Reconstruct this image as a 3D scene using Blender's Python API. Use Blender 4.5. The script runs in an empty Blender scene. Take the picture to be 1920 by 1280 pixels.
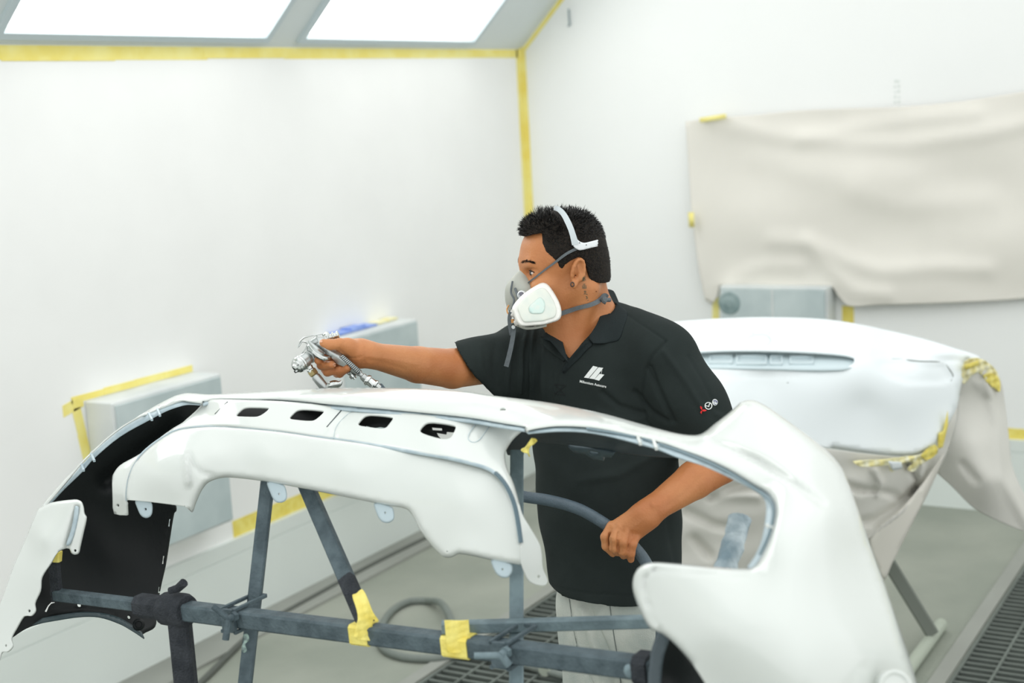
import bpy, bmesh, math, random
import numpy as np
from mathutils import Vector, Matrix
from mathutils.bvhtree import BVHTree
from mathutils.geometry import delaunay_2d_cdt

random.seed(7); rng = np.random.default_rng(7)
scn = bpy.context.scene
COL = scn.collection

# ------------------------------------------------------------------ camera
FPX = 2700.0; CAMH = 1.9
PITCH, ROLL, YAW = math.radians(80.634), math.radians(-3.125), math.radians(-59.53)
CM = Matrix.Rotation(YAW, 3, 'Z') @ Matrix.Rotation(PITCH, 3, 'X') @ Matrix.Rotation(ROLL, 3, 'Z')
CPOS = Vector((0, 0, CAMH))
NM = np.array(CM); NC = np.array(CPOS)
cam = bpy.data.cameras.new('camera'); cam.sensor_width = 36.0; cam.lens = FPX / 1920 * 36
cam.clip_start = 0.05; cam.clip_end = 100
cam.dof.use_dof = True; cam.dof.focus_distance = 2.86; cam.dof.aperture_fstop = 3.6
camo = bpy.data.objects.new('camera', cam); COL.objects.link(camo)
camo.matrix_world = Matrix.Translation(CPOS) @ CM.to_4x4()
scn.camera = camo

# ------------------------------------------------------------------ world, lights, exposure
scn.view_settings.view_transform = 'Standard'; scn.view_settings.look = 'None'
scn.view_settings.gamma = 1.0; scn.view_settings.exposure = 0.0
scn.view_settings.use_curve_mapping = False
w = bpy.data.worlds.new('world'); scn.world = w; w.use_nodes = True
bgn = w.node_tree.nodes['Background']; bgn.inputs[0].default_value = (0.965, 0.982, 0.972, 1); bgn.inputs[1].default_value = 1.34
PANEL_GLOW = 3.0
def area(name, loc, target, sx, sy, power, col=(1, 1, 1)):
    l = bpy.data.lights.new(name, 'AREA'); l.shape = 'RECTANGLE'; l.size = sx; l.size_y = sy; l.energy = power; l.color = col
    o = bpy.data.objects.new(name, l); COL.objects.link(o); o.location = loc
    o.rotation_euler = (Vector(target) - Vector(loc)).to_track_quat('-Z', 'Y').to_euler()
    return o
area('booth_ceiling_light', (2.4, 1.2, 3.3), (2.4, 1.2, 0), 4.5, 2.0, 9, (0.97, 1, 0.98))

# ------------------------------------------------------------------ pixel geometry helpers
def V(px, py, d):
    return CPOS + CM @ Vector(((px - 960) / FPX * d, (640 - py) / FPX * d, -d))
def plane_pt(px, py, ax, val):
    r = CM @ Vector(((px - 960) / FPX, (640 - py) / FPX, -1.0)); t = (val - CPOS[ax]) / r[ax]
    return CPOS + r * t
def npx(P):                      # world (N,3) -> px,py,depth
    c = (P - NC) @ NM
    return 960 + FPX * c[:, 0] / -c[:, 2], 640 - FPX * c[:, 1] / -c[:, 2], -c[:, 2]
RT = Vector((math.cos(YAW), math.sin(YAW), 0)); FWD = Vector((-math.sin(YAW), math.cos(YAW), 0)); UP = Vector((0, 0, 1))

# ------------------------------------------------------------------ materials
def lin(c):
    return tuple(((x / 255) / 12.92 if x / 255 <= 0.04045 else ((x / 255 + 0.055) / 1.055) ** 2.4) for x in c) + (1,)
def mat(name, c, rough=0.6, metal=0.0, spec=0.5, var=0.0, vscale=8, bump=0.0, bscale=40, coat=0.0, c2=None, emit=None, sss=0.0, detail=3):
    m = bpy.data.materials.new(name); m.use_nodes = True; nt = m.node_tree; b = nt.nodes['Principled BSDF']
    col = lin(c); b.inputs['Base Color'].default_value = col
    b.inputs['Roughness'].default_value = rough; b.inputs['Metallic'].default_value = metal
    b.inputs['Specular IOR Level'].default_value = spec; b.inputs['Coat Weight'].default_value = coat; b.inputs['Coat Roughness'].default_value = 0.06
    tc = nt.nodes.new('ShaderNodeTexCoord')
    if var or c2:
        n = nt.nodes.new('ShaderNodeTexNoise'); n.inputs['Scale'].default_value = vscale; n.inputs['Detail'].default_value = detail
        nt.links.new(tc.outputs['Object'], n.inputs['Vector'])
        r = nt.nodes.new('ShaderNodeValToRGB'); r.color_ramp.elements[0].position = 0.35; r.color_ramp.elements[1].position = 0.65
        a = lin(c2) if c2 else tuple(max(0, x * (1 - var)) for x in col[:3]) + (1,)
        r.color_ramp.elements[0].color = a; r.color_ramp.elements[1].color = col
        nt.links.new(n.outputs['Fac'], r.inputs[0]); nt.links.new(r.outputs[0], b.inputs['Base Color'])
    if bump:
        n = nt.nodes.new('ShaderNodeTexNoise'); n.inputs['Scale'].default_value = bscale; n.inputs['Detail'].default_value = 4
        nt.links.new(tc.outputs['Object'], n.inputs['Vector'])
        bp = nt.nodes.new('ShaderNodeBump'); bp.inputs['Strength'].default_value = bump; bp.inputs['Distance'].default_value = 0.01
        nt.links.new(n.outputs['Fac'], bp.inputs['Height']); nt.links.new(bp.outputs[0], b.inputs['Normal'])
    if emit:
        b.inputs['Emission Color'].default_value = (emit[1:] if len(emit) > 3 else (1, 1, 1)) + (1,); b.inputs['Emission Strength'].default_value = emit[0]
    if sss:
        b.inputs['Subsurface Weight'].default_value = sss; b.inputs['Subsurface Radius'].default_value = (0.012, 0.005, 0.003); b.inputs['Subsurface Scale'].default_value = 1.0
    return m
M = dict(
    wall=mat('booth_wall', (243, 244, 242), 0.45, var=0.035, vscale=2.2, bump=0.08, bscale=5),
    wall_end=mat('booth_end_wall', (241, 243, 241), 0.5, var=0.02, vscale=1.6),
    base=mat('booth_base_panel', (222, 229, 225), 0.4, var=0.03, vscale=3),
    cove=mat('booth_cove', (216, 224, 224), 0.5, var=0.04, vscale=3),
    lightframe=mat('light_frame', (196, 209, 213), 0.45),
    glow=mat('light_diffuser', (255, 255, 255), 0.5, emit=(PANEL_GLOW, 1.0, 1.0, 1.0)),
    floor=mat('concrete_floor', (154, 158, 147), 0.7, c2=(138, 144, 133), vscale=2.2, bump=0.15, bscale=60, detail=8),
    floor2=mat('concrete_edge', (150, 153, 146), 0.7, var=0.1, vscale=3),
    pit=mat('pit', (30, 34, 34), 0.9),
    grate=mat('galvanised_grate', (112, 120, 114), 0.55, metal=0.3, var=0.2, vscale=6),
    tape=mat('masking_tape', (243, 234, 152), 0.6, c2=(238, 222, 118), vscale=9, bump=0.2, bscale=60),
    tape_y=mat('masking_tape_crepe', (241, 228, 128), 0.6, c2=(232, 212, 96), vscale=30, bump=0.3, bscale=120),
    tape_old=mat('masking_tape_oversprayed', (238, 236, 208), 0.6, c2=(236, 226, 158), vscale=30, bump=0.3, bscale=100),
    paper=mat('masking_paper', (229, 226, 217), 0.75, var=0.04, vscale=3, bump=0.25, bscale=6),
    paper2=mat('masking_paper_grey', (214, 213, 206), 0.7, var=0.05, vscale=5, bump=0.35, bscale=9),
    cabinet=mat('grey_cabinet', (196, 208, 208), 0.5, c2=(178, 192, 193), vscale=5),
    cabside=mat('grey_cabinet_side', (216, 220, 218), 0.55, c2=(200, 206, 206), vscale=5),
    blue=mat('blue_tape', (150, 174, 232), 0.5, c2=(112, 142, 216), vscale=20),
    paint=mat('white_paint', (214, 219, 215), 0.25, coat=0.5, spec=0.4),
    lid=mat('primer_paint', (229, 236, 238), 0.32, coat=0.25),
    lid_shade=mat('primer_recess_shade', (196, 211, 215), 0.5),  # darker than the lid skin: overhang shading put into the colour
    flange=mat('blue_grey_flange', (182, 198, 204), 0.4, c2=(162, 180, 188), vscale=30),  # blue-grey flange tone; on the rim and crease strips it paints shading
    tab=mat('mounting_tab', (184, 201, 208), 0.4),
    black=mat('black_plastic', (20, 25, 26), 0.55, spec=0.3, bump=0.05, bscale=200),
    liner=mat('inner_plastic', (52, 64, 70), 0.5, c2=(44, 52, 56), vscale=8),
    hole=mat('dark_hole', (16, 20, 22), 0.7),
    steel=mat('dusty_steel', (88, 103, 109), 0.62, c2=(68, 82, 88), vscale=35, bump=0.35, bscale=180, spec=0.35),
    steel_lt=mat('dusty_steel_light', (128, 148, 154), 0.55, c2=(98, 116, 122), vscale=25, bump=0.2, bscale=150),
    steel_dk=mat('rubber_wrapped_steel', (70, 74, 79), 0.85, c2=(56, 60, 65), vscale=40, bump=0.9, bscale=260, spec=0.2),
    chip=mat('chipped_paint', (178, 205, 196), 0.6, c2=(96, 112, 112), vscale=120),
    foil=mat('crumpled_film', (206, 220, 226), 0.35, c2=(138, 160, 172), vscale=24, bump=1.0, bscale=45),
    leg=mat('trestle_leg', (112, 118, 110), 0.6), foot=mat('trestle_foot', (168, 176, 162), 0.6),
    hose=mat('air_hose', (82, 98, 108), 0.45, var=0.15, vscale=60, bump=0.2, bscale=300),
    hose_f=mat('floor_hose', (118, 126, 120), 0.6, var=0.1, vscale=20),
    cable=mat('dark_cable', (84, 88, 82), 0.6),
    chrome=mat('polished_metal', (214, 218, 216), 0.16, metal=1.0, var=0.25, vscale=60),
    satin=mat('satin_metal', (188, 193, 192), 0.34, metal=0.9),
    brass=mat('brass', (176, 160, 116), 0.3, metal=0.9),
    grip=mat('gun_grip', (92, 100, 100), 0.4, metal=0.6),
    skin=None,
    shirt=mat('black_polo', (43, 50, 49), 0.9, spec=0.12, var=0.12, vscale=14, bump=0.12, bscale=420),
    collar=mat('black_collar', (40, 47, 48), 0.9, spec=0.12, bump=0.2, bscale=500),
    jeans=mat('washed_denim', (200, 204, 196), 0.85, spec=0.15, c2=(176, 184, 178), vscale=14, bump=0.3, bscale=380, detail=8),
    seam=mat('denim_seam', (104, 112, 110), 0.9),
    hair=mat('black_hair', (22, 21, 20), 0.42, spec=0.5, var=0.3, vscale=120),
    stubble=mat('short_hair', (46, 40, 34), 0.75, spec=0.2, c2=(28, 26, 24), vscale=220, bump=0.5, bscale=500),
    strap=mat('grey_elastic', (104, 112, 116), 0.8, var=0.15, vscale=120, bump=0.4, bscale=600),
    harness=mat('harness_plastic', (196, 205, 208), 0.4),
    harness_w=mat('harness_plastic_white', (226, 231, 233), 0.4),
    maskg=mat('facepiece_rubber', (172, 175, 166), 0.55),
    filt=mat('filter_white', (238, 238, 232), 0.35),
    filt_in=mat('filter_pad', (224, 228, 218), 0.5, c2=(214, 222, 214), vscale=40),
    cyan=mat('filter_print', (204, 228, 221), 0.5, c2=(218, 228, 220), vscale=60),
    orange=mat('orange_ring', (206, 148, 84), 0.5),
    white=mat('embroidery_white', (232, 236, 234), 0.8), red=mat('embroidery_red', (226, 44, 44), 0.7), navy=mat('embroidery_blue', (70, 72, 130), 0.7),
    ink=mat('tattoo_ink', (92, 92, 70), 0.6), mark=mat('grey_mark', (216, 222, 218), 0.6),
    eye=mat('eye_white', (214, 206, 198), 0.25), iris=mat('iris', (34, 24, 20), 0.15),
    nail=mat('nail', (222, 170, 140), 0.35), mole=mat('mole', (120, 70, 40), 0.6),
)
def skin_mat():
    m = mat('skin', (196, 133, 85), 0.46, spec=0.4, c2=(180, 113, 68), vscale=11, bump=0.14, bscale=220, sss=0.05, detail=6)
    return m
M['skin'] = skin_mat()

# ------------------------------------------------------------------ object helpers
def link(o, parent=None):
    COL.objects.link(o)
    if parent is not None:
        o.parent = parent; o.matrix_parent_inverse = Matrix.Translation(parent.location).inverted()
    return o
def mesh(name, vs, fs, m, parent=None, smooth=False, angle=None):
    me = bpy.data.meshes.new(name); me.from_pydata([tuple(v) for v in vs], [], [tuple(f) for f in fs]); me.update()
    if m: me.materials.append(m)
    if smooth:
        me.polygons.foreach_set('use_smooth', [True] * len(me.polygons))
        if angle: me.set_sharp_from_angle(angle=math.radians(angle))
    return link(bpy.data.objects.new(name, me), parent)
def empty(name, loc, label, cat, group=None):
    o = bpy.data.objects.new(name, None); o.location = loc; o.empty_display_size = 0.05; COL.objects.link(o)
    return tag(o, label, cat, group)
def tag(o, label, cat, group=None):
    o['label'] = label; o['category'] = cat
    if group: o['group'] = group
    return o
def struct(o): o['kind'] = 'structure'; return o
def lab(o, s): o['label'] = s; return o
class MB:
    def __init__(s): s.v = []; s.f = []
    def add(s, vs, fs):
        n = len(s.v); s.v += [Vector(v) for v in vs]; s.f += [tuple(i + n for i in f) for f in fs]; return s
    def box(s, a, b):
        (x0, y0, z0), (x1, y1, z1) = a, b
        return s.add([(x0, y0, z0), (x1, y0, z0), (x1, y1, z0), (x0, y1, z0), (x0, y0, z1), (x1, y0, z1), (x1, y1, z1), (x0, y1, z1)],
                     [(0, 3, 2, 1), (4, 5, 6, 7), (0, 1, 5, 4), (1, 2, 6, 5), (2, 3, 7, 6), (3, 0, 4, 7)])
    def bar(s, p0, p1, w, h, up=UP, ch=0.12):      # chamfered rectangular bar
        p0 = Vector(p0); p1 = Vector(p1); d = (p1 - p0).normalized(); side = d.cross(up).normalized(); u = side.cross(d).normalized()
        c = min(w, h) * ch; a, b = w / 2, h / 2
        pr = [(a, -b + c), (a, b - c), (a - c, b), (-a + c, b), (-a, b - c), (-a, -b + c), (-a + c, -b), (a - c, -b)]
        vs = [p + side * x + u * y for p in (p0, p1) for x, y in pr]
        fs = [(i, (i + 1) % 8, 8 + (i + 1) % 8, 8 + i) for i in range(8)] + [tuple(range(7, -1, -1)), tuple(range(8, 16))]
        return s.add(vs, fs)
    def tube(s, pts, r, n=12, cap=True, flat=1.0, up=None):
        pts = [Vector(p) for p in pts]; m = len(pts)
        rs = list(r) if hasattr(r, '__len__') else [r] * m
        t0 = (pts[1] - pts[0]).normalized(); ref = Vector(up) if up is not None else (Vector((0, 0, 1)) if abs(t0.z) < 0.9 else Vector((1, 0, 0)))
        x = (ref - t0 * ref.dot(t0)).normalized(); vs = []
        for i, p in enumerate(pts):
            t = (pts[min(i + 1, m - 1)] - pts[max(i - 1, 0)]).normalized()
            x = (x - t * x.dot(t)).normalized(); y = t.cross(x)
            for k in range(n):
                a = 2 * math.pi * k / n; vs.append(p + x * (rs[i] * math.cos(a) * flat) + y * (rs[i] * math.sin(a)))
        fs = [(i * n + k, i * n + (k + 1) % n, (i + 1) * n + (k + 1) % n, (i + 1) * n + k) for i in range(m - 1) for k in range(n)]
        if cap: fs += [tuple(range(n - 1, -1, -1)), tuple(range((m - 1) * n, m * n))]
        return s.add(vs, fs)
    def lathe(s, p, ax, prof, n=20):               # prof = [(t along axis, radius)]
        p = Vector(p); ax = Vector(ax).normalized()
        pts = [p + ax * t for t, _ in prof]; x = ax.orthogonal().normalized(); y = ax.cross(x); vs = []
        for q, (_, r) in zip(pts, prof):
            r = max(r, 1e-5)
            for k in range(n):
                a = 2 * math.pi * k / n; vs.append(q + x * (r * math.cos(a)) + y * (r * math.sin(a)))
        m = len(prof)
        fs = [(i * n + k, i * n + (k + 1) % n, (i + 1) * n + (k + 1) % n, (i + 1) * n + k) for i in range(m - 1) for k in range(n)]
        fs += [tuple(range(n - 1, -1, -1)), tuple(range((m - 1) * n, m * n))]
        return s.add(vs, fs)
    def obj(s, name, m, parent=None, smooth=False, angle=35): return mesh(name, s.v, s.f, m, parent, smooth, angle)
def spline(pts, n=6, closed=False):                # catmull-rom through points of any dimension
    P = np.array(pts, float); m = len(P); out = []
    rngs = range(m) if closed else range(m - 1)
    for i in rngs:
        if closed: p0, p1, p2, p3 = P[(i - 1) % m], P[i], P[(i + 1) % m], P[(i + 2) % m]
        else: p0, p1, p2, p3 = P[max(i - 1, 0)], P[i], P[i + 1], P[min(i + 2, m - 1)]
        a, b = np.linalg.norm(p1 - p0) + 1e-9, np.linalg.norm(p2 - p1) + 1e-9; c = np.linalg.norm(p3 - p2) + 1e-9
        m1 = (p2 - p0) / (a + b) * b if np.any(p0 != p1) else (p2 - p1)
        m2 = (p3 - p1) / (b + c) * b if np.any(p3 != p2) else (p2 - p1)
        for k in range(n):
            t = k / n; t2 = t * t; t3 = t2 * t
            out.append((2 * t3 - 3 * t2 + 1) * p1 + (t3 - 2 * t2 + t) * m1 + (-2 * t3 + 3 * t2) * p2 + (t3 - t2) * m2)
    if not closed: out.append(P[-1])
    return [tuple(p) for p in out]
def resample(pts, step):
    P = np.array(pts, float); out = [tuple(P[0])]; acc = 0
    for a, b in zip(P[:-1], P[1:]):
        L = np.linalg.norm(b - a)
        if L < 1e-9: continue
        k = max(1, int(round(L / step)))
        for i in range(1, k + 1): out.append(tuple(a + (b - a) * i / k))
    return out
def tps(ctrl):                                     # smooth depth field over the picture plane
    C = np.array(ctrl, float); X = C[:, :2] / 400.0; n = len(X)
    def U(r2): return 0.5 * r2 * np.log(r2 + 1e-12)
    K = U(((X[:, None] - X[None]) ** 2).sum(-1)) + np.eye(n) * 1.5e-3
    P = np.hstack([np.ones((n, 1)), X]); A = np.block([[K, P], [P.T, np.zeros((3, 3))]])
    sol = np.linalg.solve(A, np.concatenate([C[:, 2], np.zeros(3)]))
    def f(x, y):
        q = np.stack([np.asarray(x, float), np.asarray(y, float)], -1) / 400.0
        r2 = ((q[..., None, :] - X) ** 2).sum(-1)
        return U(r2) @ sol[:n] + sol[n] + q @ sol[n + 1:]
    return f
def seg_dist(x, y, line):
    x = np.asarray(x, float); y = np.asarray(y, float); best = np.full(x.shape, 1e9); L = np.array(line, float)[:, :2]
    for a, b in zip(L[:-1], L[1:]):
        d = b - a; t = np.clip(((x - a[0]) * d[0] + (y - a[1]) * d[1]) / (d @ d + 1e-12), 0, 1)
        best = np.minimum(best, np.hypot(x - a[0] - t * d[0], y - a[1] - t * d[1]))
    return best
def inside(x, y, poly):
    x = np.asarray(x, float); y = np.asarray(y, float); r = np.zeros(x.shape, bool); P = np.array(poly, float)[:, :2]
    for (x0, y0), (x1, y1) in zip(P, np.roll(P, -1, 0)):
        c = (y0 > y) != (y1 > y)
        with np.errstate(divide='ignore', invalid='ignore'): xi = (x1 - x0) * (y - y0) / (y1 - y0 + 1e-15) + x0
        r ^= c & (x < xi)
    return r
def patch(name, outline, depth, m, parent=None, holes=(), step=7, thick=0.003, mods=(), keep=()):
    """Curved sheet: an outline with holes carried onto a smooth depth field, given real thickness."""
    loops = [resample(list(outline) + [outline[0]], step)[:-1]] + [resample(list(h) + [h[0]], step)[:-1] for h in holes]
    vs = []; es = []
    for L in loops:
        n0 = len(vs); vs += [tuple(p[:2]) for p in L]; es += [(n0 + i, n0 + (i + 1) % len(L)) for i in range(len(L))]
    A = np.array(loops[0])[:, :2]; gx, gy = np.meshgrid(np.arange(A[:, 0].min(), A[:, 0].max(), step), np.arange(A[:, 1].min(), A[:, 1].max(), step * 0.87))
    gx = gx + (np.arange(gx.shape[0])[:, None] % 2) * step / 2
    gx = gx.ravel(); gy = gy.ravel(); ok = inside(gx, gy, loops[0])
    for h in loops[1:]: ok &= ~inside(gx, gy, h)
    rs_ = [.28 * step, .62 * step, 1.05 * step] if len(mods) else []
    for L in loops: ok[ok] &= seg_dist(gx[ok], gy[ok], list(L) + [L[0]]) > (step * 1.45 if rs_ else step * .5)
    vs += list(zip(gx[ok], gy[ok]))
    for L in (loops if rs_ else []):
        Q = np.array([q[:2] for q in L]); tg_ = np.roll(Q, -1, 0) - np.roll(Q, 1, 0); nn_ = np.stack([-tg_[:, 1], tg_[:, 0]], 1) / (np.linalg.norm(tg_, axis=1)[:, None] + 1e-9)
        for r_ in rs_:
            for sg_ in (1, -1):
                C_ = Q + nn_ * (sg_ * r_); k_ = inside(C_[:, 0], C_[:, 1], loops[0])
                for h in loops[1:]: k_ &= ~inside(C_[:, 0], C_[:, 1], h)
                for L2 in loops: k_[k_] &= seg_dist(C_[k_][:, 0], C_[k_][:, 1], list(L2) + [L2[0]]) > r_ * .9
                vs += [tuple(c_) for c_ in C_[k_]]
    r = delaunay_2d_cdt([Vector(v) for v in vs], es, [], 1, 1e-5)
    ov = np.array([tuple(v) for v in r[0]]); of = [f for f in r[2]]
    cen = np.array([ov[list(f)].mean(0) for f in of]); good = inside(cen[:, 0], cen[:, 1], loops[0])
    for h in loops[1:]: good &= ~inside(cen[:, 0], cen[:, 1], h)
    d = np.asarray(depth(ov[:, 0], ov[:, 1]))
    for fn in mods: d = d + fn(ov[:, 0], ov[:, 1])
    cx = (ov[:, 0] - 960) / FPX * d; cy = (640 - ov[:, 1]) / FPX * d
    W = NC + np.stack([cx, cy, -d], 1) @ NM.T
    fs = []
    for f, g in zip(of, good):
        if not g: continue
        a, b, c = ov[f[0]], ov[f[1]], ov[f[2]]
        s = (b[0] - a[0]) * (c[1] - a[1]) - (b[1] - a[1]) * (c[0] - a[0])
        fs.append(tuple(f) if s < 0 else tuple(reversed(f)))
    used = sorted({i for f in fs for i in f}); mp = {i: k for k, i in enumerate(used)}
    o = mesh(name, [W[i] for i in used], [tuple(mp[i] for i in f) for f in fs], m, parent, True)
    if thick:
        s = o.modifiers.new('thickness', 'SOLIDIFY'); s.thickness = thick; s.offset = -1; s.use_even_offset = False
    return o
def roll(line, wd, dp): return lambda x, y: dp * np.clip(1 - seg_dist(x, y, line) / wd, 0, 1) ** 2
def groove(line, wd, dp): return lambda x, y: dp * np.exp(-(seg_dist(x, y, line) / wd) ** 2)
def const(d): return lambda x, y: np.full(np.shape(x), float(d))
def disc(cx, cy, rx, ry=None, n=20, a0=0): 
    ry = ry or rx; return [(cx + rx * math.cos(a0 + 2 * math.pi * i / n), cy + ry * math.sin(a0 + 2 * math.pi * i / n)) for i in range(n)]
# ------------------------------------------------------------------ the booth: floor, walls, cove
YW, XW, ZC, ZB = 3.626, 6.40, 2.165, 0.33
g1, g2, gx0, gx1 = (1.75, 2.65), (0.12, 1.06), 1.2, 6.1
mb = MB()
for y0, y1, x0, x1 in ((-2.6, g2[0], -1.2, XW + .2), (g2[1], g1[0], -1.2, XW + .2), (g1[1], YW + .2, -1.2, XW + .2),
                       (g2[0], g2[1], -1.2, gx0), (g2[0], g2[1], gx1, XW + .2), (g1[0], g1[1], -1.2, gx0), (g1[0], g1[1], gx1, XW + .2)):
    mb.box((x0, y0, -0.35), (x1, y1, 0))
struct(mb.obj('floor', M['floor']))
mb = MB().box((gx0 - .01, g2[0] - .01, -.4), (gx1 + .01, g2[1] + .01, -.34)).box((gx0 - .01, g1[0] - .01, -.4), (gx1 + .01, g1[1] + .01, -.34))
struct(mb.obj('floor_pit', M['pit']))
mb = MB().box((-1.2, YW, 0), (XW + .1, YW + .1, ZC)); struct(mb.obj('wall_left', M['wall']))
# end wall follows the cove slope at its left end
prof = [(-2.6, 0), (YW + .0, 0), (YW + .0, ZC), (YW - .80, ZC + .80), (-2.6, ZC + .80)]
mb = MB(); mb.add([(XW, y, z) for y, z in prof] + [(XW + .1, y, z) for y, z in prof], [(0, 1, 2, 3, 4), (9, 8, 7, 6, 5)] + [(i, i + 5, (i + 1) % 5 + 5, (i + 1) % 5) for i in range(5)])
struct(mb.obj('wall_end', M['wall_end']))
nrm = Vector((0, 1, 1)).normalized(); up45 = Vector((0, -1, 1)).normalized()
def cv(x, s, o=0.0): return Vector((x, YW, ZC)) + up45 * s - nrm * o
pan = [(1.63, 2.89), (3.12, 4.375), (4.61, 5.885)]; s0, s1, S = .052, .86, 1.131
mb = MB(); xs = [-1.2] + [v for p in pan for v in p] + [XW]
def cbox(mb, x0, x1, a, b, o0, o1):
    vs = [cv(x, s, o) for o in (o0, o1) for s in (a, b) for x in (x0, x1)]
    mb.add(vs, [(0, 1, 3, 2), (4, 6, 7, 5), (0, 4, 5, 1), (2, 3, 7, 6), (0, 2, 6, 4), (1, 5, 7, 3)])
for i in range(0, len(xs), 2): cbox(mb, xs[i], xs[i + 1], 0, S, -.06, 0)
for a, b in pan: cbox(mb, a, b, 0, s0, -.06, 0); cbox(mb, a, b, s1, S, -.06, 0)
struct(mb.obj('ceiling', M['cove']))
for i, (a, b) in enumerate(pan):
    e = empty('ceiling_light', cv((a + b) / 2, s0, 0),
              ['lit ceiling panel furthest from the yellow corner, outside the frame', 'long lit ceiling light panel at the upper left corner of the picture', 'lit ceiling light panel nearest the yellow taped corner'][i], 'ceiling light', 'light panels in the sloping ceiling')
    mb = MB(); fw = .028
    cbox(mb, a - fw, b + fw, s0 - .022, s0 + .004, 0.0, .014); cbox(mb, a - fw, b + fw, s1 - .004, s1 + .028, 0.0, .014)
    cbox(mb, a - fw, a + .004, s0 + .004, s1 - .004, 0.0, .014); cbox(mb, b - .004, b + fw, s0 + .004, s1 - .004, 0.0, .014)
    mb.obj('light_frame', M['lightframe'], e)
    mb = MB(); cbox(mb, a + .003, b - .003, s0 + .003, s1 - .003, -.03, -.02); mb.obj('diffuser', M['glow'], e)
# base panels with a groove line
mb = MB().box((-1.2, YW - .02, 0), (XW - .02, YW, .272)).box((-1.2, YW - .016, .272), (XW - .02, YW, .278)).box((-1.2, YW - .02, .278), (XW - .02, YW, ZB))
struct(mb.obj('baseboard_left', M['base']))
mb = MB().box((XW - .02, -2.6, 0), (XW, YW, .272)).box((XW - .016, -2.6, .272), (XW, YW, .279)).box((XW - .02, -2.6, .279), (XW, YW, ZB))
struct(mb.obj('baseboard_end', M['base']))
mb = MB().box((-1.2, 3.44, 0), (XW - .02, YW - .02, .012)); struct(mb.obj('trim_1', M['floor2']))
for i, (ya, yb) in enumerate(((g2[1], g2[1] + .055), (g1[1], g1[1] + .055))):
    mb = MB().box((gx0, ya + .004, .001), (gx1, yb, .008)); struct(mb.obj('trim_%d' % (i + 2), M['floor2']))
# floor gratings: bearing bars in one pattern mesh, frame and cross bars as parts
for (ya, yb), lb in zip((g1, g2), ('long floor grating under the man with the hose', 'long floor grating at the lower right corner beside the trestle foot')):
    e = empty('floor_grate', (gx0, (ya + yb) / 2, 0), lb, 'floor grate', 'steel gratings set in the floor')
    mb = MB(); x = gx0 + .03
    while x < gx1 - .02:
        mb.bar((x, ya + .012, -.014), (x, yb - .012, -.014), .011, .026); x += .043
    mb.obj('bearing_bars', M['grate'], e)
    for k in range(1, 8):
        y = ya + (yb - ya) * k / 8
        MB().bar((gx0 + .01, y, -.004), (gx1 - .01, y, -.004), .009, .012).obj('cross_bar', M['grate'], e)
    mb = MB().box((gx0, ya, -.03), (gx1, ya + .012, .002)).box((gx0, yb - .012, -.03), (gx1, yb, .002)).box((gx0, ya + .012, -.03), (gx0 + .012, yb - .012, .002)).box((gx1 - .012, ya + .012, -.03), (gx1, yb - .012, .002))
    mb.obj('grate_frame', M['grate'], e)
# ---- masking tape runs
def strips(name, p0, p1, side, wd, nrmv, m, label, n=6, jit=.006, th=.0012, parent=None, wd1=None, edge=0):
    p0 = Vector(p0); p1 = Vector(p1); side = Vector(side).normalized(); nv = Vector(nrmv).normalized(); mb = MB()
    for i in range(n):
        a = p0.lerp(p1, i / n); b = p0.lerp(p1, min(1, (i + 1.04) / n)); ww = wd + ((wd1 or wd) - wd) * i / n + random.uniform(0, jit)
        o0 = random.uniform(-jit, jit) * edge; off = th * (1 + i % 2)
        q = [a + side * o0, b + side * (o0 * .5), b + side * (ww + random.uniform(-jit, jit) * .3), a + side * ww]
        mb.add([v + nv * .0002 for v in q] + [v + nv * off for v in q], [(3, 2, 1, 0), (4, 5, 6, 7), (0, 1, 5, 4), (1, 2, 6, 5), (2, 3, 7, 6), (3, 0, 4, 7)])
    o = mb.obj(name, m, parent)
    if parent is None: tag(o, label, 'masking tape')
    return o
strips('masking_tape', (-1.0, YW, ZC - .002), (XW - .03, YW, ZC - .002), (0, 0, -1), .056, (0, -1, 0), M['tape'], 'long yellow masking tape run along the top of the left wall below the lights', 16, .006, wd1=.034)
strips('masking_tape', (XW - .001, YW - .03, 0.4), (XW - .001, YW - .03, ZC + .01), (0, 1, 0), .03, (-1, 0, 0), M['tape'], 'upright run of yellow masking tape down the wall corner behind the head', 8, .003)
strips('corner_fold', (XW - .045, YW, .4), (XW - .045, YW, ZC), (1, 0, 0), .044, (0, -1, 0), M['tape'], '', 8, .003, parent=[o for o in COL.objects if o.name.startswith('masking_tape')][-1])
strips('masking_tape', (XW, YW - .012, ZC + .004), (XW, YW - .81, ZC + .80), (0, -1, -1), .022, (-1, 0, 0), M['tape'], 'slanting run of yellow masking tape rising from the corner along the sloping ceiling edge', 6, .002)
strips('masking_tape', (4.0, YW, ZB + .002), (4.98, YW, ZB + .002), (0, 0, 1), .062, (0, -1, 0), M['tape_y'], 'yellow masking tape above the base panel of the left wall, seen behind the stand posts', 7, .004)
strips('masking_tape', (XW, 1.30, ZB + .002), (XW, -1.5, ZB + .002), (0, 0, 1), .045, (-1, 0, 0), M['tape_y'], 'yellow masking tape above the base panel at the right edge of the picture', 4, .003)
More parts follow.
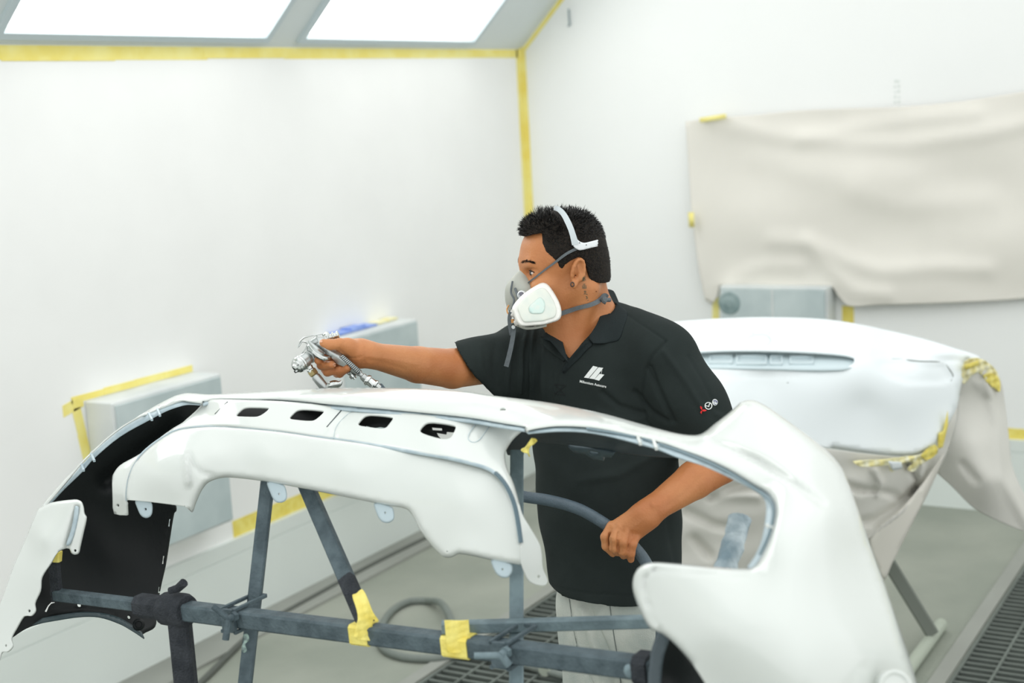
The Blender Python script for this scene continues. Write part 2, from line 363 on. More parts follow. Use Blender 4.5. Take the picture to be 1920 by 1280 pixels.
# ---- wall boxes
def wallbox(x0, x1, y0, y1, z0, z1, lb, front):
    e = empty('wall_cabinet', ((x0 + x1) / 2, (y0 + y1) / 2, z0), lb, 'cabinet', 'grey boxes on the booth walls')
    o = MB().box((x0, y0, z0), (x1, y1, z1)).obj('body', M['cabside'], e); bv = o.modifiers.new('b', 'BEVEL'); bv.width = .006; bv.segments = 2
    if front == 'y':
        o = MB().box((x0 + .012, y0 - .008, z0 + .012), (x1 - .012, y0 - .0005, z1 - .012)).obj('door', M['cabinet'], e)
        MB().box((x0 + .03, y0 - .02, (z0 + z1) / 2 - .04), (x0 + .045, y0 - .0085, (z0 + z1) / 2 + .04)).obj('latch', M['satin'], o)
    else:
        o = MB().box((x0 - .008, y0 + .012, z0 + .012), (x0 - .0005, y1 - .012, z1 - .012)).obj('door', M['cabinet'], e)
        MB().box((x0 - .011, (y0 + y1) / 2 - .006, z0 + .014), (x0 - .0082, (y0 + y1) / 2 + .002, z1 - .014)).obj('door_seam', M['cabside'], o)
    return e
wallbox(3.335, 3.87, 3.50, YW - .001, .45, 1.0, 'grey wall box with yellow tape at the left, behind the bumper end', 'y')
wallbox(4.585, 5.144, 3.50, YW - .001, .45, 1.0, 'grey wall box behind the hand with the spray gun', 'y')
e3 = wallbox(6.28, XW - .001, 2.03, 2.55, .45, 1.005, 'grey wall box on the end wall under the paper sheet', 'x')
MB().lathe((6.2715, 2.50, .925), (-1, 0, 0), [(0, .055), (.003, .05), (.003, .03), (.006, .02)], 24).obj('dark_round_spot', mat('spot_dark', (120, 142, 142), .6, c2=(150, 168, 168), vscale=20), e3)  # dark round spot on the box, built as a thin disc
strips('masking_tape', (3.28, YW, 1.002), (3.86, YW, 1.002), (0, 0, 1), .022, (0, -1, 0), M['tape'], 'yellow masking tape along the top of the left wall box', 4, .004)
t = strips('masking_tape', (3.375, YW, .60), (3.315, YW, .985), (-1, 0, 0), .035, (0, -1, 0), M['tape'], 'yellow masking tape hanging down the left side of the left wall box', 4, .004)
strips('loose_end', (3.24, YW, .965), (3.33, YW, .985), (0, 0, 1), .035, (0, -1, 0), M['tape'], '', 2, .004, parent=t)
strips('blue_tape', (4.66, 3.56, 1.002), (4.93, 3.56, 1.002), (0, 1, 0), .06, (0, 0, 1), M['blue'], 'strip of blue tape on top of the wall box behind the hand', 3, .01, th=.008)
strips('masking_tape', (4.96, 3.57, 1.002), (5.10, 3.57, 1.002), (0, 1, 0), .05, (0, 0, 1), M['tape_old'], 'pale yellow tape on the wall box beside the blue tape', 2, .006, th=.005)
strips('masking_tape', (XW, 2.648, .62), (XW, 2.635, .93), (0, -1, 0), .03, (-1, 0, 0), M['tape'], 'yellow tape at the left side of the end wall box', 2, .004)
strips('masking_tape', (XW, 2.00, .62), (XW, 2.00, .905), (0, -1, 0), .05, (-1, 0, 0), M['tape_y'], 'yellow tape at the right side of the end wall box', 2, .004)
# ---- large paper sheet on the end wall
RX = NM[0]
def plane_depth(X, bulge=0.0):
    def f(x, y):
        d0 = (np.asarray(x) - 960) / FPX * NM[0, 0] + (640 - np.asarray(y)) / FPX * NM[0, 1] - NM[0, 2]
        return X / d0
    return f
ol = spline([(1285, 228), (1330, 221), (1400, 217), (1500, 207), (1600, 203), (1690, 200), (1800, 190), (1920, 172), (2080, 148)], 4) + \
     spline([(2090, 545), (1920, 560), (1860, 564), (1750, 569), (1640, 572), (1592, 574), (1572, 556), (1562, 540)], 4) + [(1553, 536), (1450, 536), (1349, 535), (1345, 557), (1335, 571)] + \
     spline([(1322, 563), (1316, 535), (1308, 490), (1302, 440), (1296, 390), (1291, 310)], 4)
fl = [([(1325, 222), (1440, 252), (1580, 266), (1700, 270), (1850, 248), (1960, 225)], 9, .035), ([(1500, 262), (1600, 240), (1720, 222), (1830, 212)], 8, .03),
      ([(1450, 452), (1520, 455), (1590, 490), (1650, 508), (1760, 500), (1850, 505)], 9, .04), ([(1365, 535), (1410, 505), (1450, 498), (1500, 500)], 8, .04),
      ([(1510, 455), (1550, 500), (1600, 545), (1660, 552)], 8, .04), ([(1600, 360), (1700, 385), (1850, 375)], 14, .03), ([(1420, 300), (1550, 330), (1700, 335)], 14, .02)]
e = empty('paper_sheet', plane_pt(1600, 560, 0, XW), 'large beige paper sheet taped to the end wall above the grey box', 'masking paper')
patch('sheet', ol, plane_depth(XW - .055), M['paper'], e, step=11, thick=.0015, mods=[groove(a, b * 1.9, -c * .38) for a, b, c in fl] + [lambda x, y: -.008 * np.sin(x / 90 + y / 38) - .004 * np.sin(x / 61 - y / 27)])
def tape_px(name, quad, X, m, parent): return patch(name, quad, plane_depth(X), m, parent, step=30, thick=.001)
tape_px('tape_strip', [(1311, 221), (1361, 213), (1362, 222), (1313, 230)], XW - .10, M['tape'], e)
tape_px('tape_strip', [(1290, 398), (1301, 398), (1302, 426), (1292, 426)], XW - .10, M['tape'], e)
mb = MB()
for k in range(9):
    for q in range(2):
        z = 1.905 - k * .0225 + (-.03 if k > 6 else 0); y0 = 1.735 + q * .014 + random.uniform(0, .004)
        mb.box((XW - .0015, y0 - .010, z - .006), (XW, y0 - .001, z + random.uniform(.001, .008)))
tag(mb.obj('wall_marking', M['mark']), 'faint grey vertical marking on the end wall above the paper sheet', 'marking')
mb = MB().tube([(XW - .012, 3.335, 2.34), (XW - .012, 3.335, 2.30), (XW - .012, 3.333, 2.262), (XW - .03, 3.333, 2.258)], .004, 8)
tag(mb.obj('wall_hook', M['steel_lt'], smooth=True), 'small grey hook on the end wall at the top beside the slanting tape', 'hook')
# ---- cable and hoses on the floor
pts = [plane_pt(x, y, 2, .012) for x, y in ((300, 1345), (375, 1280), (480, 1182), (600, 1112), (700, 1058), (797, 1010), (900, 962))]
tag(MB().tube(spline([tuple(p) for p in pts], 6), .011, 8).obj('floor_cable', M['cable'], smooth=True), 'dark cable lying on the floor along the foot of the left wall', 'cable')
pts = [plane_pt(x, y, 2, .014) for x, y in ((1150, 1290), (1040, 1262), (950, 1238), (880, 1226), (815, 1234), (760, 1232), (722, 1218), (712, 1190), (730, 1150), (765, 1128), (800, 1126), (828, 1145), (848, 1180), (856, 1215))]
pts = [Vector(p) + Vector((0, 0, .03 if i > 10 else 0)) for i, p in enumerate(pts)]
tag(MB().tube(spline([tuple(p) for p in pts], 7), .014, 10).obj('floor_hose', M['hose_f'], smooth=True), 'grey hose looped on the floor behind the taped stand bar', 'hose')
pts = [V(427, 980, 6.13), V(420, 990, 6.10), V(412, 1003, 6.08), V(405, 1022, 6.05)]
tag(MB().tube(spline([tuple(p) for p in pts], 5), .008, 8).obj('wall_cable', M['cable'], smooth=True), 'short black cable coming out below the left wall box', 'cable')
# ------------------------------------------------------------------ boot lid on its trestle
LB = empty('boot_lid', V(1430, 760, 4.6), 'pale grey primed car boot lid on a trestle behind the man', 'car part')
lt = spline([(1035, 668), (1075, 650), (1120, 634), (1170, 619), (1230, 607), (1294, 600), (1363, 596), (1432, 594), (1535, 597), (1604, 606), (1672, 620), (1741, 637), (1793, 653), (1828, 664), (1841, 671)], 4)
rt_ = spline([(1828, 674), (1813, 674), (1810, 697), (1800, 735), (1796, 763), (1776, 800), (1755, 833), (1724, 851), (1690, 855), (1621, 849), (1542, 838), (1440, 832), (1330, 832), (1200, 838), (1140, 842), (1100, 825), (1075, 790), (1062, 745), (1055, 700)], 4)
ld = tps([(1035, 668, 4.76), (1430, 594, 4.84), (1230, 607, 4.84), (1672, 620, 4.80), (1841, 671, 4.68), (1430, 657, 4.56), (1200, 665, 4.60), (1741, 668, 4.60), (1055, 700, 4.71), (1624, 665, 4.56), (1430, 700, 4.545), (1430, 832, 4.50), (1200, 838, 4.57), (1690, 855, 4.57), (1796, 763, 4.63), (1620, 760, 4.53), (1240, 760, 4.56), (1430, 770, 4.515), (1760, 690, 4.60)])
rim_c = [(1040, 672), (1150, 664), (1294, 660), (1363, 657), (1466, 658), (1569, 663), (1624, 668), (1655, 662), (1741, 667), (1807, 674)]
rec = spline([(1130, 668), (1294, 662), (1363, 659), (1466, 660), (1560, 665), (1600, 672), (1598, 682), (1569, 690), (1432, 688), (1294, 686), (1130, 690)], 4, True)
lampr = spline([(1641, 681), (1672, 673), (1724, 677), (1768, 680), (1780, 692), (1787, 705), (1780, 716), (1720, 722), (1670, 710)], 4, True)
skin = patch('outer_skin', lt + rt_, ld, M['lid'], LB, holes=[rec, disc(1412, 624, 1.3, n=8), disc(1443, 624, 1.3, n=8), disc(1346, 716, 1.2, n=8), disc(1477, 718, 1.2, n=8)], step=7, thick=.012,
             mods=[roll(rec + [rec[0]], 4, .008),
                   lambda x, y: .010 * np.clip(seg_dist(x, y, lampr + [lampr[0]]) / 4, 0, 1) * inside(x, y, lampr),
                   groove([(1640, 664), (1741, 670), (1807, 676)], 3, .015), roll(rt_[4:40], 9, .03), groove([(1340, 706), (1430, 703), (1500, 706)], 3, .004)])
for x0, x1, y0, y1 in ((1329, 1374, 663, 680), (1380, 1438, 663, 682), (1443, 1468, 663, 682), (1480, 1526, 664, 681)):
    q = [(x0, y0), (x1, y0), (x1, y1), (x0, y1)]
    patch('recess_frame', q, lambda x, y: ld(x, y) + .045 - .0022 * (np.asarray(y) - 663), M['lid_shade'], LB, holes=[[(x0 + 4, y0 + 4), (x1 - 4, y0 + 4), (x1 - 4, y1 - 4), (x0 + 4, y1 - 4)]], step=12, thick=.01)
mb = MB()
for i in range(5):
    a, b = [(1412, 632), (1430, 634), (1443, 630), (1402, 642), (1413, 646)][i], [(1418, 640), (1432, 640), (1443, 640), (1404, 648), (1430, 646)][i]
patch('badge_seat', spline([(1403, 632), (1420, 626), (1440, 628), (1446, 640), (1432, 650), (1412, 649)], 4, True), lambda x, y: ld(x, y) - .001, M['lid'], LB, step=5, thick=.002)
rec2 = spline([(1122, 664), (1294, 658), (1363, 655), (1466, 656), (1562, 661), (1606, 669), (1605, 685), (1571, 693), (1432, 691.5), (1294, 689.5), (1122, 693)], 4, True)
patch('licence_recess', rec2, lambda x, y: ld(x, y) + .075 - .0024 * (np.asarray(y) - 657), M['lid_shade'], LB, step=6, thick=.003)
lr2 = resample(lampr + [lampr[0]], 4)
lr2 = [p for p in lr2 if p[1] < 700 or p[0] > 1765]
mb = MB(); seg = [p for p in lampr if 1668 <= p[0] and (p[1] < 690 or p[0] > 1770) and p[1] < 716]
mb.tube([V(x, y, float(ld(np.array([x]), np.array([y]))[0]) + .004) for x, y in seg], .0018, 6); mb.obj('lamp_gap', M['leg'], LB, True)
# edge tape on the lid
MP = empty('masking_paper', V(1650, 870, 4.6), 'crumpled white masking paper taped under the boot lid and hanging over the trestle', 'masking paper')
edge = spline([(1255, 834), (1330, 835), (1440, 835), (1542, 840), (1621, 850), (1690, 856), (1724, 852), (1755, 834), (1776, 800), (1795, 764)], 4)
low = spline([(1800, 740), (1790, 800), (1775, 850), (1757, 888), (1735, 935), (1700, 1000), (1672, 1058), (1658, 1087), (1640, 1090), (1560, 1060), (1440, 1090), (1340, 1110), (1255, 1100)], 4)
pd = tps([(1255, 835, 4.56), (1440, 835, 4.5), (1690, 857, 4.55), (1795, 764, 4.62), (1775, 850, 4.66), (1757, 888, 4.70), (1658, 1087, 4.80), (1560, 1000, 4.62), (1440, 1000, 4.60), (1340, 1000, 4.66), (1255, 1100, 4.72), (1600, 930, 4.52), (1255, 950, 4.62)])
pf = [([(1560, 905), (1600, 915), (1625, 922), (1690, 930), (1720, 915)], 7, .05), ([(1625, 925), (1660, 930), (1700, 925)], 5, -.03), ([(1590, 985), (1640, 975), (1700, 935), (1757, 888)], 8, .04),
      ([(1628, 1010), (1690, 960), (1740, 900)], 6, -.05), ([(1330, 930), (1400, 910), (1440, 905)], 9, .05), ([(1290, 960), (1340, 985), (1380, 990)], 8, .03), ([(1560, 910), (1590, 960), (1600, 1010)], 8, -.03),
      ([(1700, 870), (1720, 900), (1712, 925)], 5, .04), ([(1640, 880), (1652, 905), (1645, 925)], 5, -.04), ([(1300, 1010), (1330, 1040)], 8, .03), ([(1730, 870), (1722, 905)], 5, -.03), ([(1300, 905), (1350, 925), (1420, 930)], 10, -.03)]
patch('paper', edge + low, lambda x, y: pd(x, y) + .022, M['paper2'], MP, step=6, thick=.001, mods=[groove(a, b, c) for a, b, c in pf] + [lambda x, y: .010 * np.sin(x / 23 + y / 19) * np.sin(y / 31 - x / 47)])
patch('fold', spline([(1770, 850), (1757, 888), (1672, 1058), (1658, 1087), (1645, 1060), (1632, 1012), (1690, 955), (1735, 900)], 3, True), lambda x, y: pd(x, y) - .02, M['paper'], MP, step=7, thick=.001)
rp = spline([(1836, 672), (1862, 690), (1877, 715), (1885, 760), (1892, 820), (1900, 880), (1935, 950), (1990, 1020)], 4) + spline([(1985, 1015), (1920, 996), (1875, 978), (1827, 953), (1785, 912), (1757, 887)], 4) + spline([(1775, 850), (1793, 790), (1798, 740), (1802, 722), (1815, 702)], 4)
rd = tps([(1836, 672, 4.66), (1815, 702, 4.66), (1877, 715, 4.80), (1798, 740, 4.72), (1757, 887, 4.82), (1892, 820, 4.86), (1830, 830, 4.72), (1827, 953, 4.84), (1920, 996, 4.9), (1900, 880, 4.88), (1860, 900, 4.74), (1990, 1020, 4.95)])
MP2 = empty('masking_paper', V(1850, 950, 4.8), 'beige masking paper sheet hanging from the right corner of the boot lid', 'masking paper')
patch('paper', rp, rd, M['paper2'], MP2, step=8, thick=.001, mods=[groove([(1835, 720), (1855, 740), (1870, 800), (1880, 900), (1930, 990)], 8, -.02), groove([(1805, 870), (1830, 900)], 6, .02), groove([(1845, 702), (1856, 738)], 5, -.03)])
def crumple(name, o, dfn, m, parent, th=.002, amp=.012, step=4): return patch(name, o, dfn, m, parent, step=step, thick=th, mods=[lambda x, y: amp * np.sin(x / 3.1 + y / 5.3) * np.sin(y / 3.7 - x / 6.1) ])
crumple('tape_strip', spline([(1808, 678), (1830, 671), (1845, 675), (1866, 692), (1876, 716), (1874, 734), (1862, 728), (1855, 722), (1845, 705), (1832, 699), (1818, 708), (1808, 720), (1804, 716)], 3, True), lambda x, y: rd(x, y) - .012, M['tape_old'], MP2)
crumple('tape_strip', spline([(1845, 703), (1862, 700), (1874, 712), (1875, 734), (1864, 726), (1850, 716)], 3, True), lambda x, y: rd(x, y) - .026, M['tape_y'], MP2, amp=.008)
patch('tape_strip', [(1808, 684), (1834, 676), (1836, 684), (1810, 694)], lambda x, y: rd(x, y) - .028, M['tape_y'], MP2, step=6, thick=.001)
patch('tape_strip', [(1760, 812), (1768, 808), (1777, 770), (1778, 796), (1768, 838), (1758, 842)], lambda x, y: pd(x, y) - .012, M['tape_y'], MP, step=5, thick=.001)
crumple('tape_strip', spline([(1690, 857), (1724, 852), (1756, 836), (1758, 850), (1740, 862), (1724, 874), (1712, 884), (1702, 880), (1712, 866), (1695, 868), (1672, 884), (1668, 872)], 3, True), lambda x, y: pd(x, y) - .014, M['tape_old'], MP)
crumple('tape_strip', spline([(1728, 852), (1754, 834), (1758, 845), (1748, 858), (1736, 862)], 3, True), lambda x, y: pd(x, y) - .026, M['tape_y'], MP, amp=.006)
crumple('tape_strip', spline([(1600, 864), (1640, 862), (1700, 858), (1690, 868), (1640, 874), (1612, 874)], 3, True), lambda x, y: pd(x, y) - .012, M['tape_old'], MP, amp=.005)
patch('loose_flap', [(1665, 864), (1690, 866), (1692, 878), (1674, 882)], lambda x, y: pd(x, y) - .03, M['lid'], MP, step=6, thick=.001)
TR = empty('trestle', plane_pt(1740, 1200, 2, 0), 'grey tubular trestle legs under the boot lid', 'trestle')
ft0, ft1 = plane_pt(1765, 1170, 2, .022), plane_pt(1690, 1273, 2, .022)
kn = plane_pt(1747, 1186, 2, .045)
MB().bar(V(1590, 930, 4.86), kn, .045, .045).obj('leg', M['leg'], TR)
MB().tube([ft0, ft1], .022, 14).obj('foot_tube', M['foot'], TR, True)
kn2 = kn + Vector((-.35, 1.1, 0)); MB().bar(V(1150, 850, 4.95), kn2, .045, .045).obj('leg', M['leg'], TR)
MB().tube([kn2 + Vector((.12, 0, -.023)), kn2 + Vector((-.4, 0, -.023))], .022, 14).obj('foot_tube', M['foot'], TR, True)
MB().bar(V(1110, 800, 4.86), V(1720, 800, 4.80), .04, .04).obj('cross_bar', M['leg'], TR)
# ------------------------------------------------------------------ car bumper in the foreground
BP = empty('car_bumper', V(800, 1000, 2.5), 'glossy white painted car bumper clamped on a steel stand in the foreground', 'car bumper')
sil = spline([(72, 956), (85, 940), (125, 895), (175, 847), (215, 810), (275, 770), (325, 743), (347, 737), (362, 737), (392, 739), (480, 735), (560, 730), (625, 727), (725, 727), (800, 729), (875, 734), (915, 740), (990, 749), (1040, 756), (1090, 766), (1140, 777), (1190, 791), (1252, 808), (1290, 815), (1315, 813), (1340, 794), (1365, 775), (1382, 760), (1392, 752), (1415, 751), (1440, 763), (1465, 780), (1515, 816), (1547, 842), (1575, 872), (1592, 907), (1615, 972), (1632, 1022), (1655, 1085), (1680, 1158), (1705, 1233), (1722, 1290), (1750, 1400)], 4)
bot = [(1400, 1400)] + spline([(1345, 1320), (1320, 1278), (1297, 1243), (1265, 1207), (1240, 1187), (1222, 1180), (1210, 1165), (1196, 1135), (1187, 1105), (1188, 1082), (1198, 1064), (1217, 1055), (1250, 1055), (1340, 1063), (1385, 1066), (1412, 1063), (1430, 1038), (1445, 1003), (1453, 972), (1453, 946), (1440, 925), (1415, 910), (1365, 880), (1315, 857), (1280, 844), (1240, 830), (1195, 818), (1152, 809), (1099, 801), (1046, 799), (1010, 803), (986, 808)], 4)
grv = spline([(984, 800), (940, 793), (880, 783), (775, 772), (650, 761), (525, 750), (460, 748), (400, 747), (380, 752)], 4)
arcl = spline([(378, 756), (355, 753), (337, 751), (300, 765), (260, 784), (225, 805), (172, 850), (125, 904), (90, 946)], 4)
bd = tps([(75, 954, 2.74), (215, 808, 2.76), (215, 815, 2.75), (347, 737, 2.76), (350, 752, 2.71), (480, 735, 2.72), (480, 749, 2.67), (650, 727, 2.65), (650, 745, 2.60), (650, 761, 2.58), (875, 734, 2.50), (875, 782, 2.40), (1040, 756, 2.40), (1040, 797, 2.27), (1190, 791, 2.27), (1190, 817, 2.17), (1300, 815, 2.16), (1300, 850, 2.07),
          (1415, 751, 2.16), (1400, 850, 2.02), (1547, 842, 2.04), (1480, 900, 1.90), (1440, 925, 1.92), (1592, 907, 2.0), (1632, 1022, 1.95), (1500, 1050, 1.76), (1450, 985, 1.82), (1412, 1064, 1.80), (1217, 1055, 1.88), (1187, 1100, 1.90), (1240, 1187, 1.87), (1350, 1180, 1.77), (1320, 1278, 1.82), (1500, 1250, 1.70), (1722, 1290, 1.90), (1655, 1085, 1.93), (1560, 960, 1.85), (1600, 1200, 1.76), (1500, 1400, 1.72), (1750, 1400, 1.92), (1400, 1400, 1.80)])
line_c = [(1330, 829), (1370, 841), (1420, 862), (1470, 893), (1510, 921), (1542, 944)]
patch('outer_skin', sil + bot + grv + arcl, bd, M['paint'], BP, step=7, thick=.004,
      holes=[disc(943, 767, 6, 2.8, 12)],
      mods=[roll(grv, 8, .011), roll(arcl, 7, .010), roll(bot[9:], 10, .014), roll(sil[20:], 14, .03),
            lambda x, y: .012 * np.exp(-(seg_dist(x, y, line_c) / 7) ** 2) * np.clip(1 - np.abs(x - 1440) / 130, 0, 1) ** .5 * 1.9,
            groove([(1226, 1068), (1210, 1082), (1208, 1110), (1220, 1148), (1237, 1180)], 2.6, .005), groove([(1226, 1068), (1300, 1073), (1400, 1080)], 3, .003),
            groove([(400, 742), (650, 740), (800, 750), (1000, 775), (1150, 795)], 14, -.008)])
# window flanges
fo = spline([(378, 757), (355, 754), (337, 752), (300, 766), (260, 785), (225, 806), (172, 851), (125, 905), (88, 948)], 4)
fi = spline([(97, 943), (120, 918), (155, 884), (175, 861), (225, 819), (287, 784), (312, 771), (337, 762), (352, 759), (376, 760)], 4)
fdl = lambda x, y: bd(x, y) + .022
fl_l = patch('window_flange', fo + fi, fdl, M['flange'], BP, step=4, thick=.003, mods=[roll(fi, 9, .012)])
def rib(p, q, r=.0035, m=None, parent=None, dd=.012, name='clip'):
    def D(a): return float(bd(np.array([a[0]]), np.array([a[1]]))[0]) + dd
    return MB().bar(V(*p, D(p)), V(*q, D(q)), r * 2, r * 2).obj(name, m or M['flange'], parent or BP)
for p, q in (((152, 868), (157, 882)), ((171, 851), (177, 864)), ((279, 775), (285, 787)), ((295, 767), (300, 779))): rib(p, q, .0022, parent=fl_l)
fo2 = spline([(986, 808), (1010, 803), (1046, 799), (1099, 801), (1152, 809), (1195, 818), (1240, 830), (1280, 844), (1315, 857), (1365, 880), (1415, 910), (1440, 925), (1453, 946), (1453, 972), (1445, 1003), (1430, 1038), (1412, 1064)], 4)
fi2 = spline([(1400, 1064), (1415, 1042), (1427, 1015), (1434, 980), (1436, 945), (1425, 927), (1390, 907), (1352, 888), (1315, 872), (1268, 856), (1230, 840), (1198, 831), (1135, 815), (1090, 808), (1046, 807), (1010, 810), (990, 812)], 4)
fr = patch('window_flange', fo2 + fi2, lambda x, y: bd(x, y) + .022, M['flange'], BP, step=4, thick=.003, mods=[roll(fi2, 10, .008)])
for p, q in (((1195, 817), (1201, 832)), ((1225, 826), (1231, 841)), ((1438, 985), (1449, 990))): rib(p, q, .0024, M['paint'], fr, .016)
seg = spline([(1100, 803), (1152, 811), (1192, 819)], 4); seg2 = spline([(1206, 822), (1224, 828)], 3); seg3 = spline([(1236, 832), (1280, 847), (1330, 867), (1370, 887), (1415, 916), (1441, 936), (1449, 955), (1447, 980), (1438, 1010), (1424, 1040)], 4)
for s in (seg, seg2, seg3):
    def D(a): return float(bd(np.array([a[0]]), np.array([a[1]]))[0]) + .014
    MB().tube([V(*p, D(p)) for p in s], .0019, 8).obj('flange_shade_line', mat('channel_shadow', (122, 142, 150), .6), fr, True)  # dark grey tube painting the shaded line along the flange
# panel with four slots
pan_t = [(x, y + 1.5) for x, y in reversed(grv)]
pl_r = spline([(988, 802), (975, 812), (960, 827), (948, 847), (947, 858), (950, 875), (963, 905), (972, 935), (979, 962), (995, 990), (1012, 1020), (1016, 1040), (1018, 1065), (1027, 1088), (1022, 1097), (1006, 1096), (992, 1088), (983, 1070), (978, 1055)], 4)
crease_r = spline([(976, 1017), (970, 975), (961, 937), (945, 905), (922, 882), (890, 870), (840, 858)], 4)
crease = spline([(775, 847), (675, 830), (600, 820), (500, 806), (400, 800), (345, 804), (318, 813), (275, 843), (251, 872), (241, 897), (237, 920), (237, 937)], 4)
pl_l = spline([(238, 966), (214, 963), (211, 937)], 2)
pl_l2 = spline([(210, 900), (212, 889), (225, 872), (253, 856), (275, 842), (300, 820), (325, 802), (342, 792), (350, 785), (368, 769), (378, 758)], 4)
sd = tps([(378, 756, 2.73), (345, 800, 2.68), (400, 748, 2.69), (400, 800, 2.64), (650, 763, 2.60), (650, 825, 2.50), (880, 786, 2.42), (880, 866, 2.30), (988, 802, 2.34), (945, 903, 2.24), (955, 830, 2.36), (979, 962, 2.22), (1012, 1020, 2.22), (1024, 1092, 2.22), (978, 1057, 2.20), (976, 1017, 2.20), (275, 842, 2.68), (237, 930, 2.64), (211, 900, 2.68), (225, 965, 2.68)])
def q4(s):
    for _ in range(2): s = [p for a, b in zip(s, s[1:] + s[:1]) for p in ((a[0] * .75 + b[0] * .25, a[1] * .75 + b[1] * .25), (a[0] * .25 + b[0] * .75, a[1] * .25 + b[1] * .75))]
    return s
slots = [q4([(458, 763), (480, 763), (503, 763.8), (505, 766), (496, 774), (486, 780), (478, 781.5), (458, 781), (441, 780), (447, 772)]), q4([(559, 766.5), (582, 767), (606, 769.3), (608, 772), (600, 780), (590, 788), (580, 789), (560, 787.5), (541, 785), (548, 776)]),
         q4([(686, 777), (710, 778), (735, 781.3), (737.5, 784), (731, 793), (724, 802), (714, 803.5), (690, 800), (669, 797), (676, 786)]), q4([(801, 790.5), (825, 792), (852, 796.5), (855.5, 800), (851, 811), (845, 821), (832, 823.5), (805, 817), (785, 809), (791, 798)])]
slits = [[(426, 752.5), (427.5, 752.5), (403, 777), (401.5, 776)], [(645, 762), (646.8, 762), (613, 801), (611.5, 800.5)]]
patch('slotted_panel', pan_t + pl_r + crease_r + crease + pl_l + pl_l2, sd, M['paint'], BP, holes=slots + [disc(220.5, 948, 2.6, 3.2, 10), disc(1010, 1081, 2.4, 3, 10)], step=6, thick=.0035,
      mods=[roll(pan_t, 5, .008), roll(list(crease_r) + list(crease) + [(237, 938)], 5, .006), roll(pl_r[:30], 8, .010), roll(pl_l2, 7, .008), groove([(611, 802), (603, 812), (601, 820)], 1.6, .004), groove([(667, 764), (645, 782), (630, 800), (625, 822)], 2, .004),
            groove([(895, 790), (880, 812), (878, 822), (884, 828), (892, 828), (900, 822), (921, 793)], 2, .005)])
for l_ in ([(427, 753), (403, 776)], [(646, 762), (613, 800)]):
    MB().tube([V(a, c, float(sd(np.array([a]), np.array([c]))[0]) + .0002) for a, c in l_], .0011, 6).obj('panel_gap', M['liner'], BP)
patch('rim_shade_strip', [(x, y - 6) for x, y in grv[::-1]] + [(x, y + 7) for x, y in grv], lambda x, y: bd(x, np.minimum(y, seg_dist(x, y, grv) * 0 + y)) + .020, M['flange'], BP, step=6, thick=.003)  # strip closing the gap; its blue tint paints the shading under the rim
uu = spline([(895, 791), (880, 812), (878, 822), (884, 828), (892, 828), (901, 822), (921, 793)], 4)
MB().tube([V(a, c, float(sd(np.array([a]), np.array([c]))[0]) + .0003) for a, c in uu], .0008, 6).obj('panel_groove', M['lightframe'], BP)
MB().tube([V(a, c, float(sd(np.array([a]), np.array([c]))[0]) + .0003) for a, c in spline([(667, 764), (645, 782), (630, 800), (625, 822)], 3)], .0006, 6).obj('panel_groove', M['lightframe'], BP)
cr_all = [q for q in list(crease_r) + list(crease)]
def sdp(a, c, o): return V(a, c, float(sd(np.array([a]), np.array([c]))[0]) + o)
MB().tube([sdp(a, c, .008) for a, c in cr_all], .0034, 8).obj('crease_shade_line', M['flange'], BP, True)  # pale blue tube painting the soft shading line into the crease
MB().tube([sdp(a + 1, c, .001) for a, c in cr_all if c > 885 and a > 900], .0034, 8).obj('side_channel_shade', mat('side_channel_shade', (86, 108, 118), .5), BP, True)  # dark tube in the channel; the shade is put into its colour
# lower lip between the exhaust pods
low = spline([(238, 937), (282, 941), (330, 947), (347, 950), (356, 957), (361, 960), (368, 942), (378, 920), (390, 905), (410, 897), (432, 895), (487, 901), (555, 913), (650, 932), (725, 947), (762, 954), (774, 967), (787, 993), (805, 1018), (825, 1039), (836, 1045), (848, 1044), (862, 1038), (927, 1051), (977, 1060)], 4)
dd_ = tps([(238, 935, 2.63), (275, 845, 2.64), (282, 940, 2.60), (290, 890, 2.585), (345, 806, 2.62), (340, 870, 2.56), (352, 950, 2.565), (400, 803, 2.60), (385, 880, 2.555), (400, 850, 2.56), (432, 895, 2.555), (440, 850, 2.56), (500, 808, 2.565), (500, 855, 2.53), (500, 902, 2.525),
           (650, 830, 2.48), (650, 880, 2.445), (650, 931, 2.435), (775, 850, 2.40), (762, 953, 2.355), (790, 900, 2.355), (880, 868, 2.32), (870, 940, 2.28), (825, 1039, 2.30), (862, 1038, 2.27), (890, 1000, 2.265), (930, 885, 2.29), (955, 930, 2.255), (975, 1058, 2.22), (974, 1010, 2.225)])
patch('lower_lip', [(x, y) for x, y in reversed(crease)] + [(x, y) for x, y in reversed(crease_r)] + list(reversed(low)), dd_, M['paint'], BP, step=6, thick=.004, holes=[disc(346, 949, 1.0, n=8), disc(838, 1034, 1.6, n=8)],
      mods=[roll(list(crease_r) + list(crease), 6, .011), roll(low[16:], 10, .016), lambda x, y: -.010 * np.exp(-(seg_dist(x, y, [(347, 848), (353, 905)]) / 5) ** 2),
            groove([(352, 850), (362, 872), (378, 886), (400, 892)], 5, .006)])
